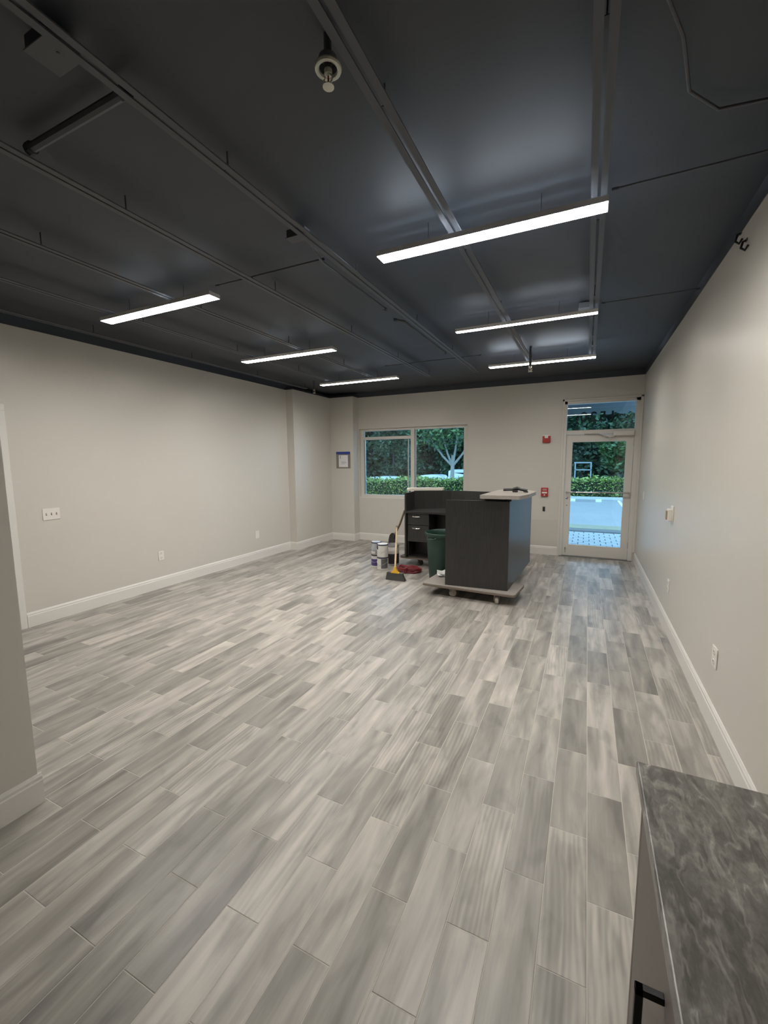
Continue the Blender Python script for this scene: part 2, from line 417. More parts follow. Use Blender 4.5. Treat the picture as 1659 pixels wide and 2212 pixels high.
# black-painted band above the wall paint line (between the joists)
BD = .006
band = bmesh.new()
box(XL, XL+BD, YR, YB, ZC, ZD, bm=band); box(XR-BD, XR, YR, YB, ZC, ZD, bm=band); box(XL, XR, YB-BD, YB, ZC, ZD, bm=band); box(XL, XR, YR, YR+BD, ZC, ZD, bm=band)
box(XL, -4.765, 6.25, YB, ZC, ZC+.02, bm=band); box(-4.765, -4.232, 7.455, YB, ZC, ZC+.02, bm=band); box(-2.42, -2.285, YR, .955, ZC, ZD, bm=band)

# ---- ceiling deck, joists
ceil = obj('ceiling', box(XL-.15, XR+.15, YR-.15, YB+.15, ZD, ZD+.12), M['ceiling'], kind='structure')
obj('painted_wall_band', band, M['ceiling'], ceil)
JX = [-4.53, -3.775, -3.025, -2.228, -1.515, -.735, -.005]
for x in JX:
    y1 = 6.35
    # pair of black angle tracks with a gap between them, clipped up to the ceiling
    j = obj('ceiling_track', box(x-.036, x-.007, YR+.02, y1, ZC, ZC+.006), M['joist'], ceil)
    box_b = box(x+.007, x+.036, YR+.02, y1, ZC, ZC+.006)
    obj('track_flange', box_b, M['joist'], j)
    y = y1-.06
    while y > -.5:
        cb_ = bmesh.new(); box(x-.030, x+.030, y-.014, y+.014, ZC+.006, ZC+.009, bm=cb_); box(x-.0025, x+.0025, y-.0025, y+.0025, ZC+.008, ZD, bm=cb_)
        obj('track_clip', cb_, M['ceiling'], j); y -= 1.18

# ---- baseboards (board + cap bead)
def baseboard(name, runs):
    """runs: list of ((x0,y0),(x1,y1),(nx,ny)) on the wall face"""
    bm = bmesh.new()
    prof = [(0, 0), (.014, 0), (.014, .112), (.011, .118), (.011, .132), (.007, .140), (.004, .147), (0, .147)]
    for (a, b, n) in runs:
        ra = [bm.verts.new((a[0]+n[0]*d, a[1]+n[1]*d, z)) for d, z in prof]; rb = [bm.verts.new((b[0]+n[0]*d, b[1]+n[1]*d, z)) for d, z in prof]
        for i in range(len(prof)-1): bm.faces.new((ra[i], rb[i], rb[i+1], ra[i+1]))
        bm.faces.new(ra); bm.faces.new(rb[::-1])
    return obj(name, bm, M['white'], kind='structure')
baseboard('baseboard_left', [((XL, 2.11), (XL, 6.25), (1, 0)), ((XL+.014, 6.25), (-4.766, 6.25), (0, -1)), ((-4.765, 6.236), (-4.765, 7.455), (1, 0))])
baseboard('baseboard_back', [((-4.751, 7.455), (-4.233, 7.455), (0, -1)), ((-4.232, 7.441), (-4.232, YB), (1, 0)), ((-4.218, YB), (-.403, YB), (0, -1))])
baseboard('baseboard_right', [((XR, 1.06), (XR, YB-.01), (-1, 0))])
baseboard('baseboard_near_left', [((-2.285, YR), (-2.285, .969), (1, 0)), ((-2.42, .955), (-2.286, .955), (0, 1))])
# door casing + plain door on the left wall just beyond the nib
tr = obj('trim_1', box(XL, XL+.018, 2.048, 2.105, 0, 2.10, .003), M['white'], kind='structure')
obj('head_casing', box(XL, XL+.018, 1.09, 2.105, 2.10, 2.16, .003), M['white'], tr)
obj('jamb_casing', box(XL, XL+.018, 1.09, 1.147, 0, 2.10, .003), M['white'], tr)
d2 = obj('door_2', box(XL, XL+.010, 1.15, 2.045, .01, 2.095), M['white'], kind='structure')
b_ = bmesh.new()
for za, zb in ((.20, .90), (1.05, 1.95)): box(XL+.010, XL+.014, 1.27, 1.93, za, zb, .003, bm=b_)
obj('door_panel', b_, M['white'], d2)
obj('door_knob', lathe([(.012, 0), (.012, .03), (.028, .045), (.028, .06), (.01, .07)], 16, (0, 0, 0)), M['chrome'], d2, local=True, loc=(XL+.01, 1.25, 1.0), smooth=True).rotation_euler = (0, PI/2, 0)

# ---- window 1: white aluminium two-light window
wx0, wx1, wz0, wz1 = WIN
yw = YB+.055
win = obj('window_1', box(wx0, wx1, YB-.004, YB+.20, wz0-.012, wz0+.006, .003), M['white'], kind='structure')  # sill board
def bars(lst, bev=.004):
    bm = bmesh.new()
    for b in lst: box(*b, bev, bm=bm)
    return bm
obj('window_frame', bars([(wx0, wx0+.075, yw, yw+.07, wz0, wz1), (wx1-.075, wx1, yw, yw+.07, wz0, wz1), (wx0, wx1, yw-.001, yw+.07, wz1-.045, wz1), (wx0, wx1, yw-.001, yw+.07, wz0, wz0+.060)]), M['alu'], win)
obj('window_mullion', box(-3.105, -3.028, yw-.012, yw+.07, wz0, wz1-.02, .004), M['alu'], win)
obj('sash_rail', box(wx0+.06, -3.10, yw-.006, yw+.06, 2.052, 2.108, .004), M['alu'], win)
obj('track_rail', bars([(-3.175, -3.160, yw+.012, yw+.05, wz0+.05, 2.06), (-3.020, -3.005, yw+.012, yw+.05, wz0+.05, wz1-.04), (wx0+.078, wx0+.10, yw+.015, yw+.05, wz0+.05, 2.06)], .002), M['chrome'], win)
for a in ((wx0+.07, -3.10, wz0+.055, 2.055), (wx0+.07, -3.10, 2.10, wz1-.04), (-3.03, wx1-.07, wz0+.055, wz1-.04)):
    obj('window_pane', box(a[0], a[1], yw+.034, yw+.0345, a[2], a[3]), M['glass'], win)

# ---- door 1: storefront door with transom
dx0, dx1, dz0, dz1 = DOOR
door = obj('door_1', bars([(dx0, dx0+.045, YB-.012, YB+.10, 0, dz1), (dx1-.062, dx1, YB-.012, YB+.10, 0, dz1), (dx0, dx1, YB-.012, YB+.10, dz1-.048, dz1), (dx0+.03, dx1-.05, YB-.006, YB+.10, 2.022, 2.092)]), M['alu'], kind='structure')
obj('casing', bars([(dx0-.03, dx0+.002, YB-.020, YB, .0, dz1+.03), (dx1-.002, XR-.001, YB-.020, YB, BH, dz1+.03), (dx0-.03, XR-.001, YB-.020, YB, dz1, dz1+.03)], .003), M['alu'], door)
lx0, lx1 = dx0+.048, dx1-.066
leaf = obj('door_leaf', bars([(lx0, -.228, YB+.012, YB+.058, .012, 2.016), (.537, lx1, YB+.012, YB+.058, .012, 2.016), (-.235, .545, YB+.012, YB+.058, .012, .202), (-.235, .545, YB+.012, YB+.058, 1.902, 2.016)]), M['alu'], door)
obj('door_pane', box(-.235, .545, YB+.034, YB+.0345, .195, 1.910), M['glass'], leaf)
pb = tube([(lx0+.03, YB+.012, 1.085), (lx0+.035, YB-.055, 1.085), (lx0+.06, YB-.07, 1.085), (lx1-.06, YB-.07, 1.095), (lx1-.035, YB-.055, 1.095), (lx1-.03, YB+.012, 1.095)], .013, 10)
obj('push_bar', pb, M['chrome'], leaf, smooth=True)
lk = lathe([(.022, 0), (.022, .008), (.012, .012), (.012, .02)], 14)
o = obj('door_lock', lk, M['chrome'], leaf, local=True, loc=(lx0+.045, YB+.012, .985), smooth=True); o.rotation_euler = (PI/2, 0, 0)
o = obj('lock_keyhole', lathe([(.008, 0), (.008, .004)], 10), M['slot'], leaf, local=True, loc=(lx0+.045, YB+.011, .86)); o.rotation_euler = (PI/2, 0, 0)
obj('foot_bolt', bars([(lx0+.038, lx0+.056, YB-.004, YB+.012, .105, .150), (lx0+.042, lx0+.052, YB-.010, YB+.012, .06, .10)], .002), M['chrome'], leaf)
obj('threshold', box(dx0, dx1, YB-.03, YB+.12, .0, .010, .003), M['jbox'], door)
obj('transom_pane', box(dx0+.04, dx1-.06, YB+.040, YB+.0405, 2.085, dz1-.043), M['glass'], door)
cl_ = obj('door_closer', box(.352, .640, YB-.060, YB-.004, 1.985, 2.062, .008, 2), M['alu'], door)
obj('closer_arm', tube([(.385, YB-.03, 1.985), (.372, YB-.045, 1.965), (.30, YB-.05, 1.955), (.14, YB-.02, 2.018), (-.06, YB-.01, 2.024)], .008, 8), M['chrome'], cl_, smooth=True)
obj('hinge', bars([(lx1-.004, lx1+.016, YB+.002, YB+.014, z, z+.10) for z in (.20, 1.0, 1.82)], .002), M['chrome'], door)
# suite number on the transom glass, read from outside (mirrored from inside)
cu = bpy.data.curves.new('suite_number', 'FONT'); cu.body = '1520'; cu.size = .215; cu.offset = .004; cu.extrude = .0006; cu.space_character = 1.28; cu.align_x = 'LEFT'
to = bpy.data.objects.new('suite_tmp', cu); C.objects.link(to)
bpy.context.view_layer.update()
dg = bpy.context.evaluated_depsgraph_get()
me = bpy.data.meshes.new_from_object(to.evaluated_get(dg)); me.name = 'suite_number'
bpy.data.objects.remove(to)
o = bpy.data.objects.new('suite_number', me); me.materials.clear(); me.materials.append(M['digit']); o.parent = door; C.objects.link(o)
o.location = (.385, YB+.050, 2.232); o.rotation_euler = (PI/2, 0, PI); o['label'] = 'dark mirrored number on the transom glass'

# ================================================================== CEILING THINGS
def optic(name, col, strength, upward_glow=False):
    # downward prismatic lens: output falls off towards the horizontal, as the photometry of such a lamp does
    m, nt, b = new_mat(name); nt.nodes.remove(b); L = nt.links.new
    g = N(nt, 'ShaderNodeNewGeometry'); d = N(nt, 'ShaderNodeVectorMath', operation='DOT_PRODUCT'); L(g.outputs['Incoming'], d.inputs[0]); L(g.outputs['Normal'], d.inputs[1])
    p = N(nt, 'ShaderNodeMath', operation='ABSOLUTE'); L(d.outputs['Value'], p.inputs[0])
    if upward_glow:   # made-up upward glow to brighten the ceiling, strongest towards the sides
        q = N(nt, 'ShaderNodeMath', operation='SUBTRACT'); q.inputs[0].default_value = 1.0; L(p.outputs[0], q.inputs[1])
        p2 = N(nt, 'ShaderNodeMath', operation='POWER'); p2.inputs[1].default_value = 7.0; L(q.outputs[0], p2.inputs[0])
    else:
        p2 = N(nt, 'ShaderNodeMath', operation='POWER'); p2.inputs[1].default_value = 0.8; L(p.outputs[0], p2.inputs[0])
    k = N(nt, 'ShaderNodeMath', operation='MULTIPLY'); k.inputs[1].default_value = strength; L(p2.outputs[0], k.inputs[0])
    e = N(nt, 'ShaderNodeEmission'); e.inputs['Color'].default_value = col; L(k.outputs[0], e.inputs['Strength'])
    L(e.outputs[0], nt.nodes['Material Output'].inputs['Surface']); return m
M['lens'] = optic('lamp_lens_light', LAMP_COL, LAMP_DOWN); M['lens_dim'] = optic('lamp_lens_light_dim', LAMP_COL, LAMP_DOWN*.75)
M['added_glow'] = optic('added_ceiling_glow', ADDED_GLOW_COL, ADDED_GLOW, True); M['added_glow_dim'] = optic('added_ceiling_glow_dim', ADDED_GLOW_COL, ADDED_GLOW*.10, True)  # added glow that lifts the ceiling brightness; the lamps have no uplight
M['house'] = plain('white_lamp_housing', (.65, .64, .62), .4)
ZL = 2.84
def lamp(x0, x1, y, wd, label, dim=False, glow_dim=False):
    t = thing('linear_lamp', ((x0+x1)/2, y, ZL), label, 'ceiling light', 'linear ceiling lamps')
    b = bmesh.new(); h = .030
    box(x0, x1, y-wd/2, y-wd/2+.004, ZL+.002, ZL+h, bm=b); box(x0, x1, y+wd/2-.004, y+wd/2, ZL+.002, ZL+h, bm=b)
    box(x0, x1, y-wd/2+.004, y+wd/2-.004, ZL+.010, ZL+.016, bm=b)
    obj('housing', b, M['house'], t)
    obj('end_cap', box(x0-.004, x0, y-wd/2, y+wd/2, ZL, ZL+h, .001), M['house'], t)
    obj('end_cap', box(x1, x1+.004, y-wd/2, y+wd/2, ZL, ZL+h, .001), M['house'], t)
    obj('lens', box(x0, x1, y-wd/2+.0042, y+wd/2-.0042, ZL, ZL+.006, .0015), M['lens_dim' if dim else 'lens'], t)
    cuts = [x0+.03] + [c for q in JX if x0 < q < x1 for c in (q-.075, q+.075)] + [x1-.03]
    for u0, u1 in zip(cuts[::2], cuts[1::2]):
        if u1-u0 > .05: obj('added_glow_panel', box(u0, u1, y-wd/2+.012, y+wd/2-.012, ZL+.0165, ZL+.020), M['added_glow_dim' if glow_dim else 'added_glow'], t)  # glowing panel added on top to brighten the ceiling, no real lamp part
    for s in (.25, .75):
        xx = x0+(x1-x0)*s
        obj('hanger', tube([(xx, y, ZL+.02), (xx, y, ZD)], .0016, 6), M['blackmetal'], t)
    return t
lamp(-1.208, .036, 2.505, .105, 'nearest lit linear lamp on the right, largest and brightest on the black ceiling')
lamp(-1.200, .025, 4.17, .060, 'thin lit linear lamp, middle of the right row, beside the grey junction box')
lamp(-1.235, .036, 5.89, .100, 'farthest lit linear lamp of the right row, with a sprinkler hanging in front', True)
lamp(-3.885, -2.580, 2.475, .105, 'nearest lit linear lamp of the left row, above the left wall switches', False, True)
lamp(-3.905, -2.590, 4.17, .100, 'middle lit linear lamp of the left row', False, True)
lamp(-3.945, -2.597, 5.94, .095, 'farthest lit linear lamp of the left row, above the far window', True, True)

def sprinkler(x, y, z, ring, label):
    t = thing('sprinkler_head', (x, y, z), label, 'sprinkler', 'ceiling sprinklers')
    obj('drop_pipe', tube([(0, 0, .035), (0, 0, ZD-z)], .013, 10), M['joist'] if ring else M['brass'] if False else M['joist'], t, local=True, smooth=True)
    if ring:
        bm = bmesh.new(); tube([(.037*math.cos(a*PI/12), .037*math.sin(a*PI/12), (.040)) for a in range(24)], .0080, 8, bm, closed=True)
        obj('escutcheon', bm, M['brass'], t, local=True, smooth=True)
        obj('cup', lathe([(.034, .040), (.030, .072), (.014, .080)], 20, cap=False), M['jbox'], t, local=True, smooth=True)
    fb = bmesh.new(); lathe([(.013, .036), (.013, .022), (.008, .018)], 12, bm=fb)
    for s in (-1, 1): tube([(s*.008, 0, .022), (s*.017, 0, .010), (s*.014, 0, .0), (s*.003, 0, -.008)], .0032, 6, fb)
    obj('frame', fb, M['brass'], t, local=True, smooth=True)
    db = bmesh.new(); lathe([(.004, -.006), (.006, -.011), (.019, -.013), (.019, -.0155), (.004, -.0155)], 16, bm=db)
    obj('deflector', db, M['brass'], t, local=True)
    obj('glass_bulb', lathe([(.0025, -.008), (.003, .006), (.0025, .018)], 8), M['red'], t, local=True, smooth=True)
    return t
sprinkler(-.825, 1.325, 2.845, True, 'pale sprinkler with round ring nearest the camera, high on the black ceiling')
s2 = sprinkler(-.68, 5.60, 2.705, False, 'white sprinkler hanging in front of the farthest right lamp')
s3 = sprinkler(-4.27, 6.20, 2.80, False, 'white sprinkler hanging near the far left corner')
for s_ in (s2, s3): s_.scale = (1.25, 1.25, 1.25)

def jbox(x, y, z, label, sx=.10, sy=.09, dark=False):
    jm = M['joist'] if dark else M['jbox']
    t = thing('junction_box', (x, y, z), label, 'electrical box')
    obj('box_body', box(-sx/2, sx/2, -sy/2, sy/2, 0, .045, .004), jm, t, local=True)
    b = box(-sx/2-.004, sx/2+.004, -sy/2-.004, sy/2+.004, -.004, 0, .0015)
    obj('box_cover', b, jm, t, local=True)
    obj('screw', lathe([(.005, -.006), (.005, -.004)], 8, (sx*.18, 0, 0)), jm, t, local=True)
    return t
jbox(-.075, 4.30, 2.93, 'grey electrical box on the ceiling beside the thin middle right lamp')
jbox(-1.60, 2.20, 2.92, 'dark grey electrical box beside a joist left of the nearest right lamp', .13, .06, True)
jbox(-1.62, .93, 2.92, 'dark electrical box on the joist near the upper left of the ceiling', .13, .10, True)
jbox(.00, 5.66, 2.93, 'small grey electrical box behind the right end of the farthest right lamp', .07, .05)
def conduit(pts, label, r=.011):
    t = thing('conduit', pts[0], label, 'conduit')
    obj('pipe', tube(pts, r, 8), M['joist'], t, smooth=True)
    for p, q in ((pts[0], pts[1]), (pts[-1], pts[-2])):
        d = (Vector(q)-Vector(p)).normalized(); obj('coupling', tube([p, tuple(Vector(p)+d*.03)], r*1.35, 8), M['ceiling'], t, smooth=True)
    return t
conduit([(-1.585, 2.24, 2.94), (-1.585, 2.36, 2.91), (-1.62, 2.48, 2.90), (-1.62, 3.45, 2.90)], 'black conduit beside a joist left of the nearest right lamp')
conduit([(-1.70, 3.80, 2.93), (-1.62, 3.86, 2.92), (-1.60, 4.0, 2.90), (-1.60, 5.1, 2.90)], 'black conduit with a bent end between the two middle lamps')
conduit([(.05, 2.505, 2.915), (.73, 2.505, 2.915)], 'thin black conduit from the nearest right lamp to the right wall', .005)
conduit([(.05, 4.17, 2.915), (.73, 4.17, 2.915)], 'thin black conduit from the thin middle lamp to the right wall', .005)
conduit([(-2.56, 2.475, 2.915), (-1.60, 2.475, 2.915)], 'thin black conduit from the nearest left lamp to the next joist', .006)
conduit([(-2.57, 5.45, 2.915), (-1.25, 5.45, 2.915)], 'thin black conduit running to the farthest right lamp', .006)
conduit([(-1.55, 1.13, 2.93), (-2.20, 1.13, 2.93)], 'black pipe between two joists at the upper left of the ceiling', .018)
conduit([(.10, 1.50, 2.95), (.22, 1.80, 2.95), (.28, 2.05, 2.95), (.40, 2.2, 2.95), (.73, 2.25, 2.95)], 'curved black conduit at the upper right of the ceiling', .006)

# ================================================================== WALL THINGS
def plate_on(name, cat, label, loc, rz, wd, ht, group=None, kind='outlet'):
    """faces local -Y"""
    t = thing(name, loc, label, cat, group, rz)
    obj('cover_plate', box(-wd/2, wd/2, -.007, 0, -ht/2, ht/2, .003, 2), M['plate'], t, local=True)
    if kind == 'outlet':
        for s in (-1, 1):
            r = obj('receptacle', prism([(math.cos(a*PI/8)*.017, s*.030+math.sin(a*PI/8)*.019) for a in range(16)], .0, .003), M['plate'], t, local=True)
            r.rotation_euler = (PI/2, 0, 0); r.location = (0, -.007, 0)
            obj('slot', bars([(-.008, -.005, -.0108, -.0096, s*.030, s*.030+.010), (.005, .008, -.0108, -.0096, s*.030, s*.030+.010), (-.002, .002, -.0108, -.0096, s*.030-.012, s*.030-.007)], 0), M['slot'], r, local=True).matrix_parent_inverse = Matrix.Translation((0, 0, 0))
            sl = r.children[0]; sl.rotation_euler = (-PI/2, 0, 0); sl.location = (0, 0, 0); sl.location = (0, 0, -.007)
    elif kind == 'triple':
        for dx in (-.046, 0, .046):
            f = obj('switch_surround', box(dx-.006, dx+.006, -.0085, -.006, -.012, .012), M['greyboard'], t, local=True)
            bm = box(dx-.004, dx+.004, -.020, -.007, -.002, .008, .001)
            obj('toggle', bm, M['plate'], t, local=True)
    elif kind == 'blank':
        for s in (-1, 1): obj('screw', box(-.003, .003, -.008, -.0065, s*ht*.36-.003, s*ht*.36+.003), M['tin'], t, local=True)
    elif kind == 'rocker':
        obj('rocker', box(-.016, .016, -.011, -.006, -.033, .033, .002), M['plate'], t, local=True)
    return t
plate_on('light_switch', 'switch', 'white triple toggle switch plate on the left wall', (XL, 2.408, 1.10), PI/2, .156, .118, kind='triple')
plate_on('wall_outlet', 'outlet', 'white double outlet low on the left wall, nearer the camera', (XL, 3.60, .422), PI/2, .076, .122)
plate_on('wall_outlet', 'outlet', 'white plain outlet plate low on the left wall near the chase', (XL, 5.375, .414), PI/2, .085, .125, kind='blank')
plate_on('wall_outlet', 'outlet', 'white outlet low on the right wall near the stone counter', (XR, 3.02, .43), -PI/2, .10, .125)
plate_on('wall_outlet', 'outlet', 'white outlet low on the right wall farther from the counter', (XR, 4.64, .428), -PI/2, .085, .12)
plate_on('light_switch', 'switch', 'white rocker switch on the right wall beside the glass door', (XR, 6.92, 1.11), -PI/2, .09, .12, kind='rocker')
t = thing('wall_device', (XR, 4.70, 1.09), 'white wall box with tan face sticking out of the right wall', 'wall box', rz=-PI/2)
obj('back_plate', box(-.055, .055, -.008, 0, -.075, .085, .003), M['plate'], t, local=True)
obj('box_body', box(-.045, .045, -.045, -.008, -.055, .055, .004), M['plate'], t, local=True)
obj('tan_face', box(-.030, .030, -.052, -.045, -.045, .040, .003), M['tan'], t, local=True, label='tan front face')
# loose wires at the top of the right wall
for i, (yy, zz, ln) in enumerate(((3.22, 2.89, .05), (3.10, 2.80, .045))):
    t = thing('wire_stub', (XR-.008, yy, zz), ['dark wire stub at the top edge of the right wall', 'dark wire hook just below the top edge of the right wall'][i], 'wire')
    obj('wire', tube([(XR, yy+.01, zz), (XR-.02, yy, zz-.01), (XR-.03, yy-.01, zz-ln), (XR-.015, yy-.025, zz-ln-.02), (XR-.005, yy-.04, zz-ln)], .006, 6), M['blackmetal'], t, smooth=True)
    obj('staple', box(XR-.006, XR, yy-.002, yy+.022, zz-.008, zz+.008, .001), M['jbox'], t)
# fire alarm devices
t = thing('fire_alarm_strobe', (-.632, YB, 1.97), 'red fire alarm strobe high on the far wall left of the door', 'fire alarm')
obj('red_body', box(-.062, .062, -.045, 0, -.066, .046, .008, 2), M['red'], t, local=True)
obj('back_plate', box(-.060, .060, -.020, 0, .040, .064, .003), M['plate'], t, local=True)
obj('strobe_lens', prism([(-.028, -.050), (.028, -.050), (.022, -.070), (-.022, -.070)], .008, .050, .003), M['plate'], t, local=True, label='clear white lens')
t = thing('fire_pull_station', (-.632, YB, 1.078), 'red and white fire pull station on the far wall above the desk corner', 'fire alarm')
obj('red_body', box(-.056, .056, -.035, 0, -.074, .074, .006, 2), M['red'], t, local=True)
obj('pull_bar', box(-.040, .040, -.050, -.035, -.024, .004, .004, 2), M['plate'], t, local=True)
b = bmesh.new()
for z in (.046, .030): obj('white_mark', box(-.034, .034, -.0368, -.035, z, z+.006), M['plate'], t, local=True)
obj('white_mark', box(-.012, .012, -.0368, -.035, -.060, -.040), M['plate'], t, local=True)
t = thing('wall_hole', (-.635, YB, .785), 'small dark hole with wires in the far wall under the pull station', 'wall hole')
obj('opening', box(-.020, .020, -.003, 0, -.040, .040, .001), M['slot'], t, local=True)
obj('wire', tube([(0, 0, .01), (.01, -.03, 0), (.014, -.035, -.03)], .006, 6), M['black'], t, local=True)
pm = obj('wall_patch', box(-1.30, -.40, YB-.0015, YB, BH, .60), M['patch'], wb, label='repainted patch on the wall')
# paper notice on the pier
t = thing('posted_notice', (-4.468, 7.455, 1.648), 'white paper notice on grey board with blue tape on the far corner pier', 'notice')
obj('backing_board', box(-.165, .165, -.004, 0, -.168, .150, 0), M['greyboard'], t, local=True)
obj('sheet', box(-.105, .108, -.0055, -.004, -.14, .10), M['paper'], t, local=True)
obj('blue_tape', box(-.165, .160, -.007, -.004, .118, .168, 0), M['bluetape'], t, local=True)
b = bmesh.new()
obj('dark_strip', box(-.075, -.060, -.0063, -.0055, .03, .09), M['ink'], t, local=True)
for i, ln in enumerate((.11, .13, .09)): obj('printed_line', box(-.05, -.05+ln, -.0060, -.0055, -.035-.022*i, -.029-.022*i), M['ink'], t, local=True)

# ================================================================== COUNTER AT LOWER RIGHT
t = thing('base_cabinet', (.445, .20, 0), 'grey-brown base cabinet under the stone top at lower right', 'cabinet')
CY = 1.040
obj('carcass', box(.165, XR-.015, YR+.02, CY, .10, .888, .002), M['cab'], t)
obj('toe_kick', box(.21, XR-.02, YR+.02, CY-.01, .0, .10), M['cab'], t)
obj('filler_panel', box(.146, XR-.015, CY-.016, CY+.002, .0, .888, .001), M['cab'], t)
def cdoor(y0, y1, hy):
    d = obj('cabinet_door', box(.146, .165, y0, y1, .115, .880, .002), M['cab'], t)
    hb = bmesh.new(); z1 = .762; z0 = z1-.22
    box(.106, .118, hy-.006, hy+.006, z0, z1, .001, bm=hb)
    for z in (z1-.012, z0): box(.106, .146, hy-.006, hy+.006, z, z+.012, .001, bm=hb)
    obj('bar_handle', hb, M['blackmetal'], d, label='black bar handle')
cdoor(.605, CY-.018, .703); cdoor(.155, .600, .50); cdoor(-.30, .15, -.20); cdoor(-.75, -.305, -.40)
t = thing('countertop', (.43, .20, .89), 'grey veined granite countertop at lower right', 'countertop')
top = box(.131, XR-.001, YR+.01, 1.052, .889, .920, .004, 3)
obj('granite_slab', top, M['granite'], t)

# ================================================================== RECEPTION DESK ON DOLLIES
DZ = .150
t = thing('reception_desk', (-1.5, 5.6, DZ), 'dark charcoal woodgrain reception desk standing on furniture dollies', 'desk')
DT = 1.150
# right return: end panel facing the camera, front panel facing right
def quadprism(pts, z0, z1, bev=0): return prism(pts, z0, z1, bev)
obj('end_panel', prism([(-1.462, 4.722), (-.747, 4.760), (-.748, 4.790), (-1.463, 4.752)], DZ, 1.160), M['lam'], t)
obj('front_panel', prism([(-.771, 4.790), (-.747, 4.790), (-.692, 6.300), (-.716, 6.300)], DZ, 1.160), M['lam'], t)
obj('return_side_panel', prism([(-1.462, 4.752), (-1.438, 4.753), (-1.42, 5.55), (-1.444, 5.55)], DZ, .815), M['lam'], t)
# bowed back screen with inner top edge following the plan curve
curve_in = [(-2.440, 6.235), (-2.30, 6.330), (-2.175, 6.390), (-2.04, 6.440), (-1.91, 6.465), (-1.69, 6.440), (-1.41, 6.380), (-1.05, 6.335), (-.716, 6.300)]
outer = [(x-.002, y+.028) for x, y in curve_in]; outer[0] = (-2.464, 6.262); outer[-1] = (-.692, 6.328)
obj('back_screen', prism(curve_in + outer[::-1], DZ, DT), M['lam'], t)
obj('side_panel', prism([(-2.464, 5.88), (-2.440, 5.88), (-2.440, 6.262), (-2.464, 6.262)], DZ, DT-.012), M['lam'], t)
# worktop: L-shaped
wt = [(-2.440, 5.885), (-1.42, 5.885), (-1.42, 4.760), (-.772, 4.792), (-.717, 6.298)] + curve_in[::-1][1:]
obj('worktop', prism(wt, .832, .862, .002), M['lam_top'], t)
# left drawer pedestal facing the camera
px0, px1, pf = -2.436, -2.085, 5.915
pdz = obj('pedestal', bars([(px0, px0+.016, pf+.02, 6.22, DZ, .83), (px1-.016, px1, pf+.02, 6.22, DZ, .83), (px0, px1, 6.20, 6.22, DZ, .83), (px0, px1, pf+.02, 6.22, .395, .412), (px0, px1, pf+.02, 6.22, DZ, DZ+.016)], 0), M['lam'], t)
for z0, z1 in ((.655, .828), (.398, .650)):
    dr = obj('drawer', bars([(px0+.002, px1-.002, pf, pf+.018, z0, z1)], .002), M['lam'], t)
    zc = z1-.045 if z0 > .6 else z1-.045; xc = (px0+px1)/2-.02
    hb = tube([(xc-.062, pf, zc), (xc-.058, pf-.022, zc+.001), (xc-.02, pf-.032, zc-.002), (xc+.02, pf-.032, zc-.002), (xc+.058, pf-.022, zc+.001), (xc+.062, pf, zc)], .0075, 8)
    obj('drawer_handle', hb, M['chrome'], dr, smooth=True, label='curved silver handle')
# inner knee-space partition + small shelf things
obj('modesty_panel', box(-2.085, -.75, 6.26, 6.275, DZ+.05, .83), M['lam'], t)
# transaction tops: rounded stone-look slabs lying on the screens
def rounded(pts, rads, n=8):
    out = []
    m = len(pts)
    for i in range(m):
        p = Vector(pts[i]); a = (Vector(pts[i-1])-p).normalized(); b = (Vector(pts[(i+1) % m])-p).normalized(); r = rads[i]
        if r <= 0: out.append(tuple(p)); continue
        ang = a.angle(b); d = r/math.tan(ang/2); cen = p + (a+b).normalized()*(r/math.sin(ang/2))
        s, e = p+a*d, p+b*d
        v0, v1 = s-cen, e-cen; A = math.atan2(v0.y, v0.x); B = math.atan2(v1.y, v1.x)
        dd = (B-A+PI) % (2*PI)-PI
        out += [(cen.x+r*math.cos(A+dd*k/n), cen.y+r*math.sin(A+dd*k/n)) for k in range(n+1)]
    return out
sl = rounded([(-1.066, 4.700), (-.636, 4.722), (-.575, 5.02), (-.545, 5.52), (-.70, 5.80), (-1.035, 5.70)], [.012, .03, .25, .22, .10, .03])
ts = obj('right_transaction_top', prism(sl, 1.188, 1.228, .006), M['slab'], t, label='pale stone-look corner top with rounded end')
obj('support_block', bars([(-1.03, -.80, 4.80, 4.99, .862, 1.188), (-.775, -.735, 4.80, 5.68, 1.160, 1.188)], 0), M['lam'], t)
sl2 = rounded([(-2.53, 6.14), (-2.43, 6.285), (-2.20, 6.405), (-2.06, 6.455), (-2.08, 6.64), (-2.32, 6.58), (-2.62, 6.36)], [.03, .2, .3, .03, .06, .3, .08])
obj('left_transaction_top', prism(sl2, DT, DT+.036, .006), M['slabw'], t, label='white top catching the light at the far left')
# black tool lying on the corner top
t = thing('hand_tool', (-.78, 5.32, 1.228), 'black hand tool lying on the pale corner top of the desk', 'tool')
b = bmesh.new()
tube([(-.135, 0, .026), (-.02, .02, .030), (.02, .03, .036)], [.016, .017, .014], 8, b)
obj('grip', b, M['black'], t, local=True, smooth=True)
b = bmesh.new(); tube([(-.02, .01, .034), (.03, -.01, .046), (.08, -.02, .034), (.150, -.02, .022)], [.017, .022, .018, .016], 8, b)
obj('body', b, M['black'], t, local=True, smooth=True)
b = box(-.02, .04, -.05, -.005, .0, .026, .004); obj('trigger_guard', b, M['black'], t, local=True)
b = bmesh.new(); tube([(.10, -.02, .022), (.12, -.04, .010), (.16, -.06, .009)], .008, 6, b); obj('jaw', b, M['blackmetal'], t, local=True)

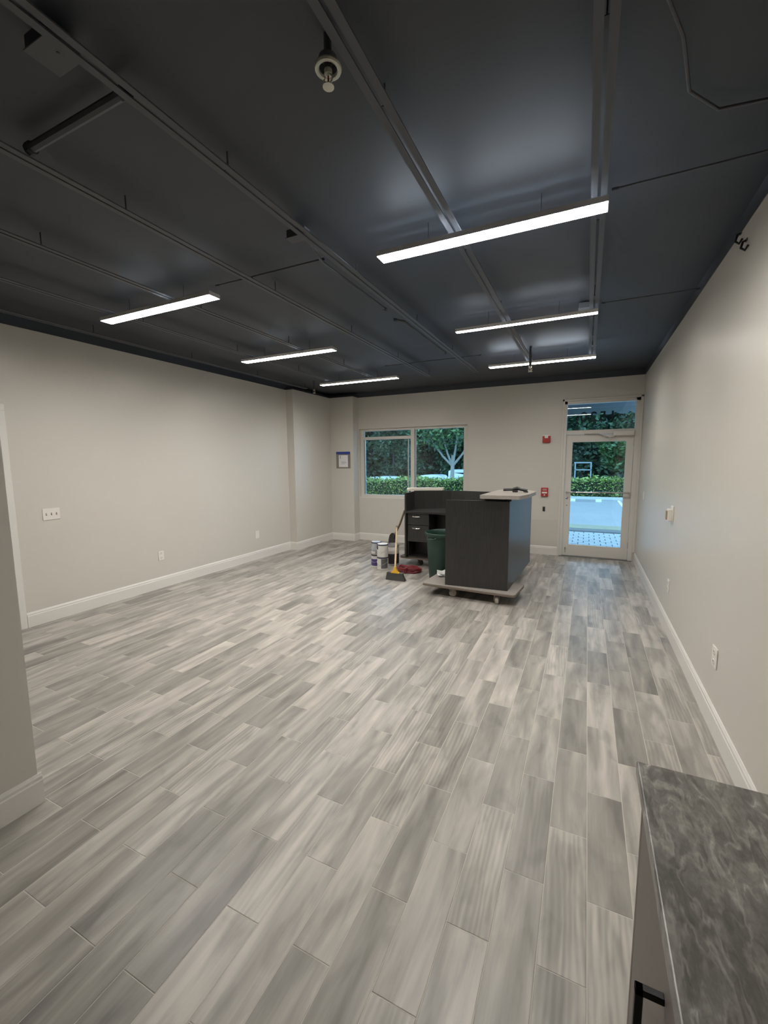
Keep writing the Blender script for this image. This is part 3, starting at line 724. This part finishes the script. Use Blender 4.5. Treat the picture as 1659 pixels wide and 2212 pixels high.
# dollies
def caster(root, x, y, rz, wheelmat):
    o = obj('caster', bars([(-.028, .028, -.028, .028, .112, .118)], 0), M['tin'], root, local=True, loc=(x, y, 0)); o.rotation_euler = (0, 0, rz)
    fb = bmesh.new()
    for s in (-1, 1):
        bb = bmesh.new(); v = [bb.verts.new((s*.026, yy, zz)) for yy, zz in ((-.018, .112), (.018, .112), (.046, .040), (.018, .036))]; bb.faces.new(v)
        r = bmesh.ops.extrude_face_region(bb, geom=bb.faces[:]); bmesh.ops.translate(bb, vec=(s*.003, 0, 0), verts=[q for q in r['geom'] if isinstance(q, bmesh.types.BMVert)]); merge(fb, bb)
    obj('fork', fb, wheelmat, o, local=True)
    wb_ = lathe([(.026, -.020), (.042, -.017), (.044, 0), (.042, .017), (.026, .020)], 20)
    bmesh.ops.rotate(wb_, cent=(0, 0, 0), matrix=Matrix.Rotation(PI/2, 3, 'Y'), verts=wb_.verts)
    bmesh.ops.translate(wb_, vec=(0, .030, .044), verts=wb_.verts)
    obj('wheel', wb_, wheelmat, o, local=True, smooth=True)
def dolly(name, corners, cast, label, wm, cm):
    cx = sum(c[0] for c in corners)/4; cy = sum(c[1] for c in corners)/4
    t = thing('furniture_dolly', (cx, cy, 0), label, 'dolly', 'furniture dollies under the desk')
    pl = rounded(corners, [.04]*4, 4)
    obj('deck_board', prism(pl, .118, .138, .002), M['dollywood'], t)
    obj('carpet_pad', prism(pl, .138, .1495, .004), cm, t)
    for x, y, rz, in cast: caster(t, x-cx, y-cy, rz, wm)
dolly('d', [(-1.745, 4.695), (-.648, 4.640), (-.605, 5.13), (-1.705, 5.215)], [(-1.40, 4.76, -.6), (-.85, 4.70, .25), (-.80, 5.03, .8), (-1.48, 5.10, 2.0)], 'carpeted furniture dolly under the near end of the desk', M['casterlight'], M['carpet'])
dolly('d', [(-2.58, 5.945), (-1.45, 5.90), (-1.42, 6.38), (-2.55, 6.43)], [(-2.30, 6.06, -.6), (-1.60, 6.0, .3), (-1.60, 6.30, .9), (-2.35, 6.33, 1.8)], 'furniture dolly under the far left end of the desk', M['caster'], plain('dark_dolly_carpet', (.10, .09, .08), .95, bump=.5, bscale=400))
# crumpled plastic bag lying on the near dolly
random.seed(3)
t = thing('plastic_bag', (-1.59, 5.10, .1495), 'crumpled white plastic bag on the dolly beside the green bin', 'bag')
b = bmesh.new(); bmesh.ops.create_icosphere(b, subdivisions=3, radius=1)
for v in b.verts:
    n = 1 + .22*math.sin(7*v.co.x+3*v.co.y) + .18*math.sin(9*v.co.y-5*v.co.z) + random.uniform(-.07, .07)
    v.co = Vector((v.co.x*.095*n, v.co.y*.075*n, max(0, (v.co.z*.5+.42)*.065*n)))
obj('bag_film', b, M['bag'], t, local=True)
b = bmesh.new(); bmesh.ops.create_icosphere(b, subdivisions=2, radius=1)
for v in b.verts: v.co = Vector((v.co.x*.05+.06, v.co.y*.035+.03, .062+v.co.z*.018+random.uniform(-.003, .003)))
obj('dark_rag', b, M['black'], t, local=True, label='dark scrap on top')

# green bin
t = thing('trash_can', (-1.715, 5.475, 0), 'tall dark green plastic trash can beside the desk', 'trash can')
prof = [(.190, 0), (.196, .012), (.238, .600), (.252, .604), (.260, .622), (.258, .650), (.248, .655), (.240, .645), (.236, .60), (.186, .02)]
obj('bin_body', lathe(prof, 40), M['green'], t, local=True, smooth=True)
b = bmesh.new()
for a in (1.2, 1.2+PI):
    c, s = math.cos(a), math.sin(a)
    tube([(c*.25-s*.07, s*.25+c*.07, .60), (c*.285-s*.05, s*.285+c*.05, .585), (c*.285+s*.05, s*.285-c*.05, .585), (c*.25+s*.07, s*.25-c*.07, .60)], .010, 6, b)
obj('bin_handle', b, M['green'], t, local=True, smooth=True)

# broom leaning back on the spade and cans
t = thing('push_broom', (-2.30, 5.15, 0), 'broom with yellow cap and charcoal bristles leaning beside the red hose', 'broom')
b = bmesh.new()
rows = [(-.016, .108, .125), (-.020, .075, .118), (-.022, .0, .148)]
def ring4(hw, hy, z, dx=0): return [b.verts.new((dx+sx*hw, sy*hy, z)) for sx, sy in ((-1, -1), (1, -1), (1, 1), (-1, 1))]
r0, r1, r2 = ring4(.142, .032, 0, .012), ring4(.126, .026, .05, .003), ring4(.116, .022, .092)
for p_, q_ in ((r0, r1), (r1, r2)):
    for i in range(4): b.faces.new((p_[i], p_[(i+1) % 4], q_[(i+1) % 4], q_[i]))
b.faces.new(r0[::-1]); b.faces.new(r2)
obj('bristles', b, M['bristle'], t, local=True)
obj('bristle_block', box(-.118, .118, -.024, .024, .088, .102, .004), M['bristle'], t, local=True)
b = bmesh.new(); r0 = ring4(.062, .022, .100); r1 = ring4(.040, .020, .118); r2 = ring4(.017, .016, .150); r3 = ring4(.015, .015, .185)
for p_, q_ in ((r0, r1), (r1, r2), (r2, r3)):
    for i in range(4): b.faces.new((p_[i], p_[(i+1) % 4], q_[(i+1) % 4], q_[i]))
b.faces.new(r0[::-1]); b.faces.new(r3)
obj('yellow_cap', b, M['yellow'], t, local=True)
hx, hy, hz = -2.640+2.30, 5.98-5.15, .588
b = tube([(0, .004, .15), (hx*.5, hy*.5+.002, (hz+.15)/2), (hx, hy, hz)], .0135, 10)
hd = obj('broom_handle', b, M['handle'], t, local=True, smooth=True)
obj('handle_tip', tube([(hx*.985, hy*.985, hz*.994), (hx*1.04, hy*1.04, hz*1.02)], .0145, 10), M['darkwood'], t, local=True)

# spade leaning on the desk side, behind the cans
t = thing('spade', (-2.79, 6.17, 0), 'dark round-topped spade leaning on the left side of the desk', 'spade')
b = bmesh.new(); pts = []
out = [(-.080, 0), (-.086, .24), (-.080, .35), (-.060, .42), (-.03, .455), (.0, .465), (.03, .455), (.055, .42), (.070, .35), (.076, .24), (.072, 0)]
fr = [b.verts.new((x, -.010*(1-abs(x)/.08), z)) for x, z in out]; b.faces.new(fr)
g = bmesh.ops.extrude_face_region(b, geom=b.faces[:]); bmesh.ops.translate(b, vec=(0, .006, 0), verts=[q for q in g['geom'] if isinstance(q, bmesh.types.BMVert)])
obj('blade', b, M['blade'], t, local=True)
obj('socket', tube([(.02, -.004, .38), (.06, -.03, .47)], [.014, .018], 8), M['blade'], t, local=True)
obj('spade_handle', tube([(.05, -.028, .45), (.17, -.11, .63), (.292, -.205, .86)], .0155, 10), M['darkwood'], t, local=True, smooth=True)

# red hose coil
t = thing('hose_coil', (-2.30, 5.66, 0), 'coiled dark red hose on the floor behind the broom', 'hose')
b = bmesh.new(); pts = []
for i in range(0, 24*6):
    a = i/24*2*PI; lp = i/24
    rx = .140+.022*math.sin(lp*2.3)+.006*math.sin(5*a); pts.append((rx*math.cos(a)*1.12+.008*math.sin(lp*3), rx*math.sin(a)*.80+.01*math.cos(lp*2), .013+.0085*lp+.006*math.sin(3*a+lp)))
tube(pts, .0125, 8, b)
obj('hose_loops', b, M['hose'], t, local=True, smooth=True)
b = bmesh.new(); tube([(pts[-1][0], pts[-1][1], pts[-1][2]), (.06, .05, .05), (.02, .0, .045), (-.04, -.02, .03)], .0125, 8, b)
obj('hose_end', b, M['hose'], t, local=True, smooth=True)
obj('strap', box(-.02, .02, -.165, -.095, .005, .085, .006), M['hose'], t, local=True)

# paint cans
def can(x, y, z, r, h, label, mats, lid=True, band=None):
    t = thing('paint_can', (x, y, z), label, 'paint can', 'paint cans beside the desk')
    obj('can_body', lathe([(r*.97, 0), (r, .004), (r, .012), (r*.975, .016), (r*.975, h-.018), (r, h-.014), (r*1.01, h-.004), (r, h)], 28), mats[0], t, local=True, smooth=True)
    obj('label_wrap', lathe([(r*.985, .020), (r*.988, .022), (r*.988, h-.024), (r*.985, h-.022)], 28, cap=False), mats[1], t, local=True, smooth=True)
    if band:
        (a0, a1, z0, z1, mm) = band; bb = bmesh.new(); n = 10; rr = r*1.000
        lo = [bb.verts.new((rr*math.cos(a0+(a1-a0)*i/n), rr*math.sin(a0+(a1-a0)*i/n), z0)) for i in range(n+1)]
        hi = [bb.verts.new((rr*math.cos(a0+(a1-a0)*i/n), rr*math.sin(a0+(a1-a0)*i/n), z1)) for i in range(n+1)]
        for i in range(n): bb.faces.new((lo[i], lo[i+1], hi[i+1], hi[i]))
        obj('label_patch', bb, mm, t, local=True, smooth=True)
    if lid: obj('lid', lathe([(r*.90, h-.004), (r*.90, h+.003), (r*.80, h+.003), (r*.78, h-.001), (.002, h-.001)], 28, cap=False), mats[2], t, local=True, smooth=True)
    obj('rim', lathe([(r*1.012, h-.016), (r*1.022, h-.010), (r*1.022, h-.002), (r*1.005, h+.001), (r*.93, h+.001)], 28, cap=False), M['navy'], t, local=True, smooth=True)
    b = bmesh.new(); pts = [(r*1.01*math.cos(a), r*1.01*math.sin(a)*.25-r*.98, h*.62-abs(math.sin(a))*.0) for a in (0,)]
    hp = [(math.cos(i/10*PI)*(r*1.03), -.35*r*0-math.sin(i/10*PI)*(r*1.06), h*.70-math.sin(i/10*PI)*h*.30) for i in range(11)]
    tube(hp, .0022, 5, b); obj('wire_handle', b, M['tin'], t, local=True)
    return t
F = -PI/2   # towards the camera
can(-2.885, 5.745, 0, .077, .190, 'lower paint can with purple label, bottom of the left stack', (M['labelw'], M['labelw'], M['tin']), band=(F-1.4, F+1.4, .02, .125, M['labelp']))
can(-2.882, 5.745, .194, .076, .190, 'silver-grey paint can on top of the purple labelled can', (M['tin'], M['labelgrey'], M['labelw']), band=(F-1.2, F+.2, .02, .05, M['labelw']))
can(-2.722, 5.640, 0, .084, .186, 'white paint can with grey and picture label, bottom of the front stack', (M['labelw'], M['labelw'], M['tin']), band=(F+.15, F+1.5, .02, .165, M['labelg']))
can(-2.724, 5.640, .190, .084, .192, 'white paint can with dark rim on top of the front stack', (M['labelw'], M['labelw'], M['paper']), band=(F-1.3, F-.45, .115, .17, M['navy']))
# open pail
t = thing('paint_pail', (-2.70, 5.945, 0), 'larger open metal pail with black label behind the broom handle', 'pail', 'paint cans beside the desk')
obj('pail_body', lathe([(.098, 0), (.102, .006), (.104, .30), (.109, .305), (.112, .315), (.109, .325), (.102, .322), (.099, .30), (.094, .012)], 32), M['tin'], t, local=True, smooth=True)
obj('pail_label', lathe([(.1035, .03), (.105, .032), (.1055, .185), (.104, .187)], 32, cap=False), M['labelk'], t, local=True, smooth=True)
obj('paint_band', lathe([(.1045, .19), (.1055, .192), (.106, .285), (.1045, .287)], 32, cap=False), M['labelw'], t, local=True, smooth=True)
b = bmesh.new(); tube([(math.cos(i/10*PI)*.112, -math.sin(i/10*PI)*.118, .29-math.sin(i/10*PI)*.06) for i in range(11)], .0028, 6, b)
obj('wire_handle', b, M['tin'], t, local=True)

# ================================================================== OUTSIDE
# ground pieces
gp = obj('ground', box(-40, 30, 14.0, 60, -1.0, -.78), M['asphalt'], kind='structure')
SK = lambda x: .26*min(0, x+1)      # the far side of the lot runs nearer on the left
def strip(ya, yb): return [(-26, ya+SK(-26)), (-1, ya), (30, ya), (30, yb), (-1, yb), (-26, yb+SK(-26))]
lot = obj('parking_lot', prism([(-26, 12.10), (30, 12.10), (30, 22.0), (-1, 22.0), (-26, 22.0+SK(-26))], -.35, -.20), M['asphalt'], kind='structure')
walk = obj('sidewalk', box(-12, 6, YB+.20, 11.05, -.20, -.062), M['paverjoint'], kind='structure')
# pavers near the door, one object each
pc = {}
random.seed(11)
PWX, PWY = .205, .205
for j in range(10):
    for i in range(-3, 7):
        x = i*PWX + (.10 if j % 2 else 0); y = 8.75 + j*PWY + PWY/2
        if y + PWY/2 > 11.0: continue
        dz = random.choice((0, .002, .004))
        key = (i+j*3) % 4
        if key not in pc:
            pb_ = box(-PWX/2+.006, PWX/2-.006, -PWY/2+.006, PWY/2-.006, -.07, -.05, .006); me = bpy.data.meshes.new('paver'); pb_.to_mesh(me); pb_.free(); me.materials.append(M['paver']); pc[key] = me
        o = bpy.data.objects.new('paver', pc[key]); o.location = (x, y, dz); o.parent = walk; C.objects.link(o)
fb = bmesh.new()
for j in range(15):
    y = YB+.30+j*PWY
    if y > 10.95: continue
    for i in range(-30, 22):
        x = i*PWX+(.1 if j % 2 else 0)
        if y > 8.70 and -.80 < x < 1.45: continue
        if 8.55 < y < 8.78 and -.8 < x < 1.45: continue
        box(x-PWX/2+.006, x+PWX/2-.006, y-PWY/2+.006, y+PWY/2-.006, -.063, -.05, 0, bm=fb) if False else fb.faces.new([fb.verts.new((x+sx*(PWX/2-.006), y+sy*(PWY/2-.006), -.052)) for sx, sy in ((-1, -1), (1, -1), (1, 1), (-1, 1))])
obj('paver_field', fb, M['paver'], walk, kind='stuff')
obj('border_band', box(-12, 6, 11.05, 11.42, -.2, -.060), M['darkband'], walk)
cb = obj('curb', box(-12, 6, 11.42, 12.10, -.35, -.050, .015, 2), M['curb'], kind='structure')
obj('far_curb', prism(strip(22.0, 22.2), -.35, -.085), M['concrete'], kind='structure')
obj('verge', prism(strip(22.2, 25.4), -.9, -.12), M['grass'], kind='structure')
t = thing('wheel_stop', (.0, 20.6, -.2), 'pale concrete wheel stop in the parking lot outside the door', 'wheel stop')
b = bmesh.new(); v = []
for x in (-.62, .62):
    v.append([b.verts.new((x, yy, zz)) for yy, zz in ((-.08, 0), (.08, 0), (.055, .11), (-.055, .11))])
for i in range(4): b.faces.new((v[0][i], v[0][(i+1) % 4], v[1][(i+1) % 4], v[1][i]))
b.faces.new(v[0][::-1]); b.faces.new(v[1])
obj('stop_block', b, M['asphalt'], t, local=True)
obj('end_marking', bars([(-.63, -.40, -.085, .085, .0, .115), (.40, .63, -.085, .085, .0, .115)], .01), M['stripe'], t, local=True)
# parking lines
for x in (-7.2, -4.5, -1.8, 1.35, 4.0):
    obj('parking_line', box(x-.05, x+.05, 16.0+SK(x), 21.7+SK(x), -.2, -.197), M['stripe'], lot)

# awning in front of the door and windows
t = thing('awning', (-1.5, 8.6, 2.6), 'pale awning with wavy valance seen through the glass above the door', 'awning')
obj('soffit', box(-4.6, 1.6, YB+.22, 9.2, 2.80, 2.86), M['soffit'], t)
b = bmesh.new()
for x in [q*.62-4.4 for q in range(10)]: box(x-.02, x+.02, YB+.22, 9.17, 2.745, 2.80, bm=b)
obj('frame_rib', b, M['blackmetal'], t)
obj('front_beam', box(-4.6, 1.6, 9.14, 9.19, 2.60, 2.80, .004), M['soffit'], t)
pts = []; n = 12*26
lowpts = []
x = -4.6
for i in range(n+1):
    x = -4.6+6.2*i/n; lowpts.append((x, 2.515-.050*(abs(math.sin(PI*(x+4.6)/.24)))**.7))
b = bmesh.new()
for y in (9.20, 9.204):
    lo = [b.verts.new((x, y, z)) for x, z in lowpts]; hi = [b.verts.new((x, y, 2.64)) for x, z in lowpts]
    for i in range(n): b.faces.new((lo[i], lo[i+1], hi[i+1], hi[i]))
obj('valance', b, M['awning'], t)

# foliage
def leaves(bm, n, fn, size, rnd):
    for _ in range(n):
        c, s = fn(rnd)
        s *= size*rnd.uniform(.6, 1.3)
        u = Vector((rnd.gauss(0, 1), rnd.gauss(0, 1), rnd.gauss(0, .7))).normalized(); v = u.cross(Vector((rnd.gauss(0, 1), rnd.gauss(0, 1), rnd.gauss(0, 1)))).normalized()
        c = Vector(c)
        bm_v.extend((c-u*s, c+v*s*.45, c+u*s, c-v*s*.45)); k = len(bm_v)-4; bm_f.append((k, k+1, k+2, k+3))
bm_v, bm_f = [], []
def flush(name, mat, parent, kind=None):
    me = bpy.data.meshes.new(name); d = origin(parent)
    me.from_pydata([tuple(v-d) for v in bm_v], [], bm_f); me.materials.append(mat); bm_v.clear(); bm_f.clear()
    o = bpy.data.objects.new(name, me); o.parent = parent; C.objects.link(o)
    if kind: o['kind'] = kind
    return o
rn = random.Random(4)
t = thing('hedge', (-4, 22.75, -.12), 'long clipped green hedge along the far side of the parking lot', 'hedge')
def hedge_pt(r):
    x = r.uniform(-16, 4); top = r.random() < .55
    if top: return (x, SK(x)+r.uniform(22.3, 23.2), .66+r.gauss(0, .075)+.05*math.sin(x*2.1)), 1.15
    return (x, SK(x)+22.27+abs(r.gauss(0, .05)), r.uniform(-.1, .66)), .8
leaves(None, 11000, hedge_pt, .075, rn); flush('hedge_leaves', M['leaf_hedge'], t, 'stuff')
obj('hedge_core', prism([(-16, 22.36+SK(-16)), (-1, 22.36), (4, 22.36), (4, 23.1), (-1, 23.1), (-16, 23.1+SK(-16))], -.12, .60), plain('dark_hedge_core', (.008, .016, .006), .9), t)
def tree(x, y, z0, h, rx, rz_, label, lm, nl=4200, trunk=.16, fork=True, lsize=.15, lean=0, mid=.72):
    t = thing('tree', (x, y, z0), label, 'tree', 'trees beyond the parking lot')
    b = bmesh.new()
    tube([(x, y, z0), (x+lean*.3, y, z0+h*.22), (x+lean*.6, y+.1, z0+h*.42)], [trunk*1.1, trunk*.85, trunk*.65], 8, b)
    if fork:
        fx, fz = x+lean*.45, z0+h*.32
        for s, ln in ((-1, 1.3), (1, 1.5), (.25, 1.7), (-.5, 1.6)):
            tube([(fx, y+.05, fz), (fx+s*.55, y+.1*s, fz+.45*ln), (fx+s*1.15, y+.2*s, fz+1.1*ln), (fx+s*1.5, y+.1, fz+1.9*ln)], [trunk*.55, trunk*.42, trunk*.3, trunk*.14], 6, b)
    obj('trunk', b, M['bark'] if fork else M['bark_dark'], t, smooth=True)
    cz = z0+h*mid
    cl = [(rn.uniform(-1, 1)*rx*.75, rn.uniform(-1, 1)*rx*.5, rn.uniform(-1, 1)*rz_*.8, rn.uniform(.55, 1.0)) for _ in range(26)]
    def pt(r):
        c = r.choice(cl); d = Vector((r.gauss(0, 1), r.gauss(0, 1), r.gauss(0, 1))).normalized()*(r.random()**.4)*c[3]*rx*.38
        return (x+lean+c[0]+d.x, y+c[1]+d.y, cz+c[2]+d.z), 1.0
    leaves(None, nl, pt, lsize, rn); flush('crown', lm, t, 'stuff')
tree(-7.35, 25.0, -.78, 6.6, 2.3, 1.3, 'pale forked tree seen through the right window light', M['leaf_mid'], 3000, .15)
def bushy(x, y, h, rx, label, lm, nl): tree(x, y, -.78, h, rx, h*.42, label, lm, nl, .14, False, .15, 0, .50)
bushy(-14.6, 32.5, 8.2, 2.3, 'dense dark tree seen at the left of the window', M['leaf_dark'], 6500)
bushy(-10.0, 34.4, 8.2, 2.2, 'dense dark tree seen beside the window mullion', M['leaf_dark'], 6500)
bushy(-19.4, 32.0, 8.0, 2.2, 'dense dark tree beyond the left edge of the window', M['leaf_dark'], 3500)
bushy(-3.6, 34.2, 8.4, 2.3, 'tall dark tree right of the forked tree', M['leaf_dark'], 5200)
bushy(-1.3, 29.0, 8.0, 2.0, 'dark tree seen in the left half of the door glass', M['leaf_dark'], 5600)
tree(1.7, 26.6, -.78, 3.9, 1.15, 1.0, 'lighter green small tree seen in the right half of the door glass', M['leaf_mid'], 2600, .06, False)
bushy(3.4, 30.0, 8.2, 2.3, 'dark tree beyond the right edge of the door glass', M['leaf_dark'], 5600)
# dense thicket far behind
t = thing('thicket', (-5, 38, -.78), 'dark thicket of shrubs and vines behind all the trees', 'bushes')
def th(r): return (r.uniform(-30, 12), 37.0+abs(r.gauss(0, .6)), r.uniform(-.7, 11.5)), 1.0
leaves(None, 16000, th, .30, rn); flush('thicket_leaves', M['leaf_dark'], t, 'stuff')
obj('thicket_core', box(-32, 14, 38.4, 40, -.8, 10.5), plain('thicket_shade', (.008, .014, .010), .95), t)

# cars parked beyond the hedge
def car(x, y, z0, ln, ht, label, van=False):
    t = thing('car', (x, y, z0), label, 'car', 'cars parked beyond the hedge', PI if van else 0)
    W_ = .86
    hl = ln/2
    if van: prof = [(-hl, .35), (-hl, .95), (-hl*.82, 1.05), (-hl*.62, ht-.06), (-hl*.5, ht), (hl*.92, ht), (hl, ht-.12), (hl, .35)]
    else: prof = [(-hl, .35), (-hl, .72), (-hl*.55, .88), (-hl*.22, ht-.05), (-hl*.05, ht), (hl*.38, ht), (hl*.5, ht-.04), (hl*.80, .95), (hl, .88), (hl, .35)]
    b = bmesh.new(); L_ = []
    for yy, ins in ((-W_, 0), (-W_*.96, 0), (W_*.96, 0), (W_, 0)):
        L_.append([b.verts.new((px_, yy*(.84 if pz > 1.0 else 1), pz)) for px_, pz in prof])
    for a, c in zip(L_, L_[1:]):
        for i in range(len(prof)): b.faces.new((a[i], a[(i+1) % len(prof)], c[(i+1) % len(prof)], c[i]))
    b.faces.new(L_[0]); b.faces.new(L_[-1][::-1])
    obj('car_body', b, M['carwhite'], t, local=True)
    zb, zt = (.98, ht-.10) if not van else (1.05, ht-.22)
    xa, xb = (-hl*.30, hl*.55) if not van else (-hl*.60, hl*.90)
    gb = bmesh.new()
    for s in (-1, 1):
        k = 3 if van else 2
        for i in range(k):
            q0 = xa+(xb-xa)*i/k+.04; q1 = xa+(xb-xa)*(i+1)/k-.04
            y0, y1 = s*W_*.985, s*W_*.845
            gb.faces.new([gb.verts.new(p) for p in ((q0, s*(W_*.845+.005), zb), (q1, s*(W_*.845+.005), zb), (q1-.03, s*(W_*.845+.005), zt), (q0+.06, s*(W_*.845+.005), zt))])
    obj('side_window', gb, M['carglass'], t, local=True)
    for sx in (-.62, .62):
        for s in (-1, 1):
            wb2 = lathe([(.18, -.1), (.31, -.1), (.33, -.07), (.33, .07), (.31, .1), (.18, .1)], 18)
            bmesh.ops.rotate(wb2, cent=(0, 0, 0), matrix=Matrix.Rotation(PI/2, 3, 'X'), verts=wb2.verts)
            bmesh.ops.translate(wb2, vec=(sx*hl, s*(W_-.08), .33), verts=wb2.verts)
            obj('wheel', wb2, M['tyre'], t, local=True)
car(-12.75, 26.2, -.78, 4.2, 1.42, 'white car roof peeking over the hedge at the left of the window')
car(-10.2, 29.0, -.78, 3.9, 1.48, 'white car beyond the hedge right of the window mullion')
car(-6.1, 27.3, -.78, 3.6, 1.44, 'white car in front of the van behind the forked tree')
car(-7.05, 31.2, -.78, 4.4, 1.80, 'tall white van behind the forked tree', True)

# white rail frame beyond the hedge, seen through the door
t = thing('rail_frame', (-.17, 24.6, -.12), 'white metal rail frame beyond the hedge, seen through the door', 'rail')
obj('top_rail', box(-.62, .22, 24.57, 24.63, 1.47, 1.53, .006), M['whitemetal'], t)
obj('mid_rail', box(-.58, .22, 24.57, 24.63, 1.10, 1.15, .006), M['whitemetal'], t)
for x in (-.56, .19): obj('post', box(x-.03, x+.03, 24.57, 24.63, -.12, 1.47, .006), M['whitemetal'], t)
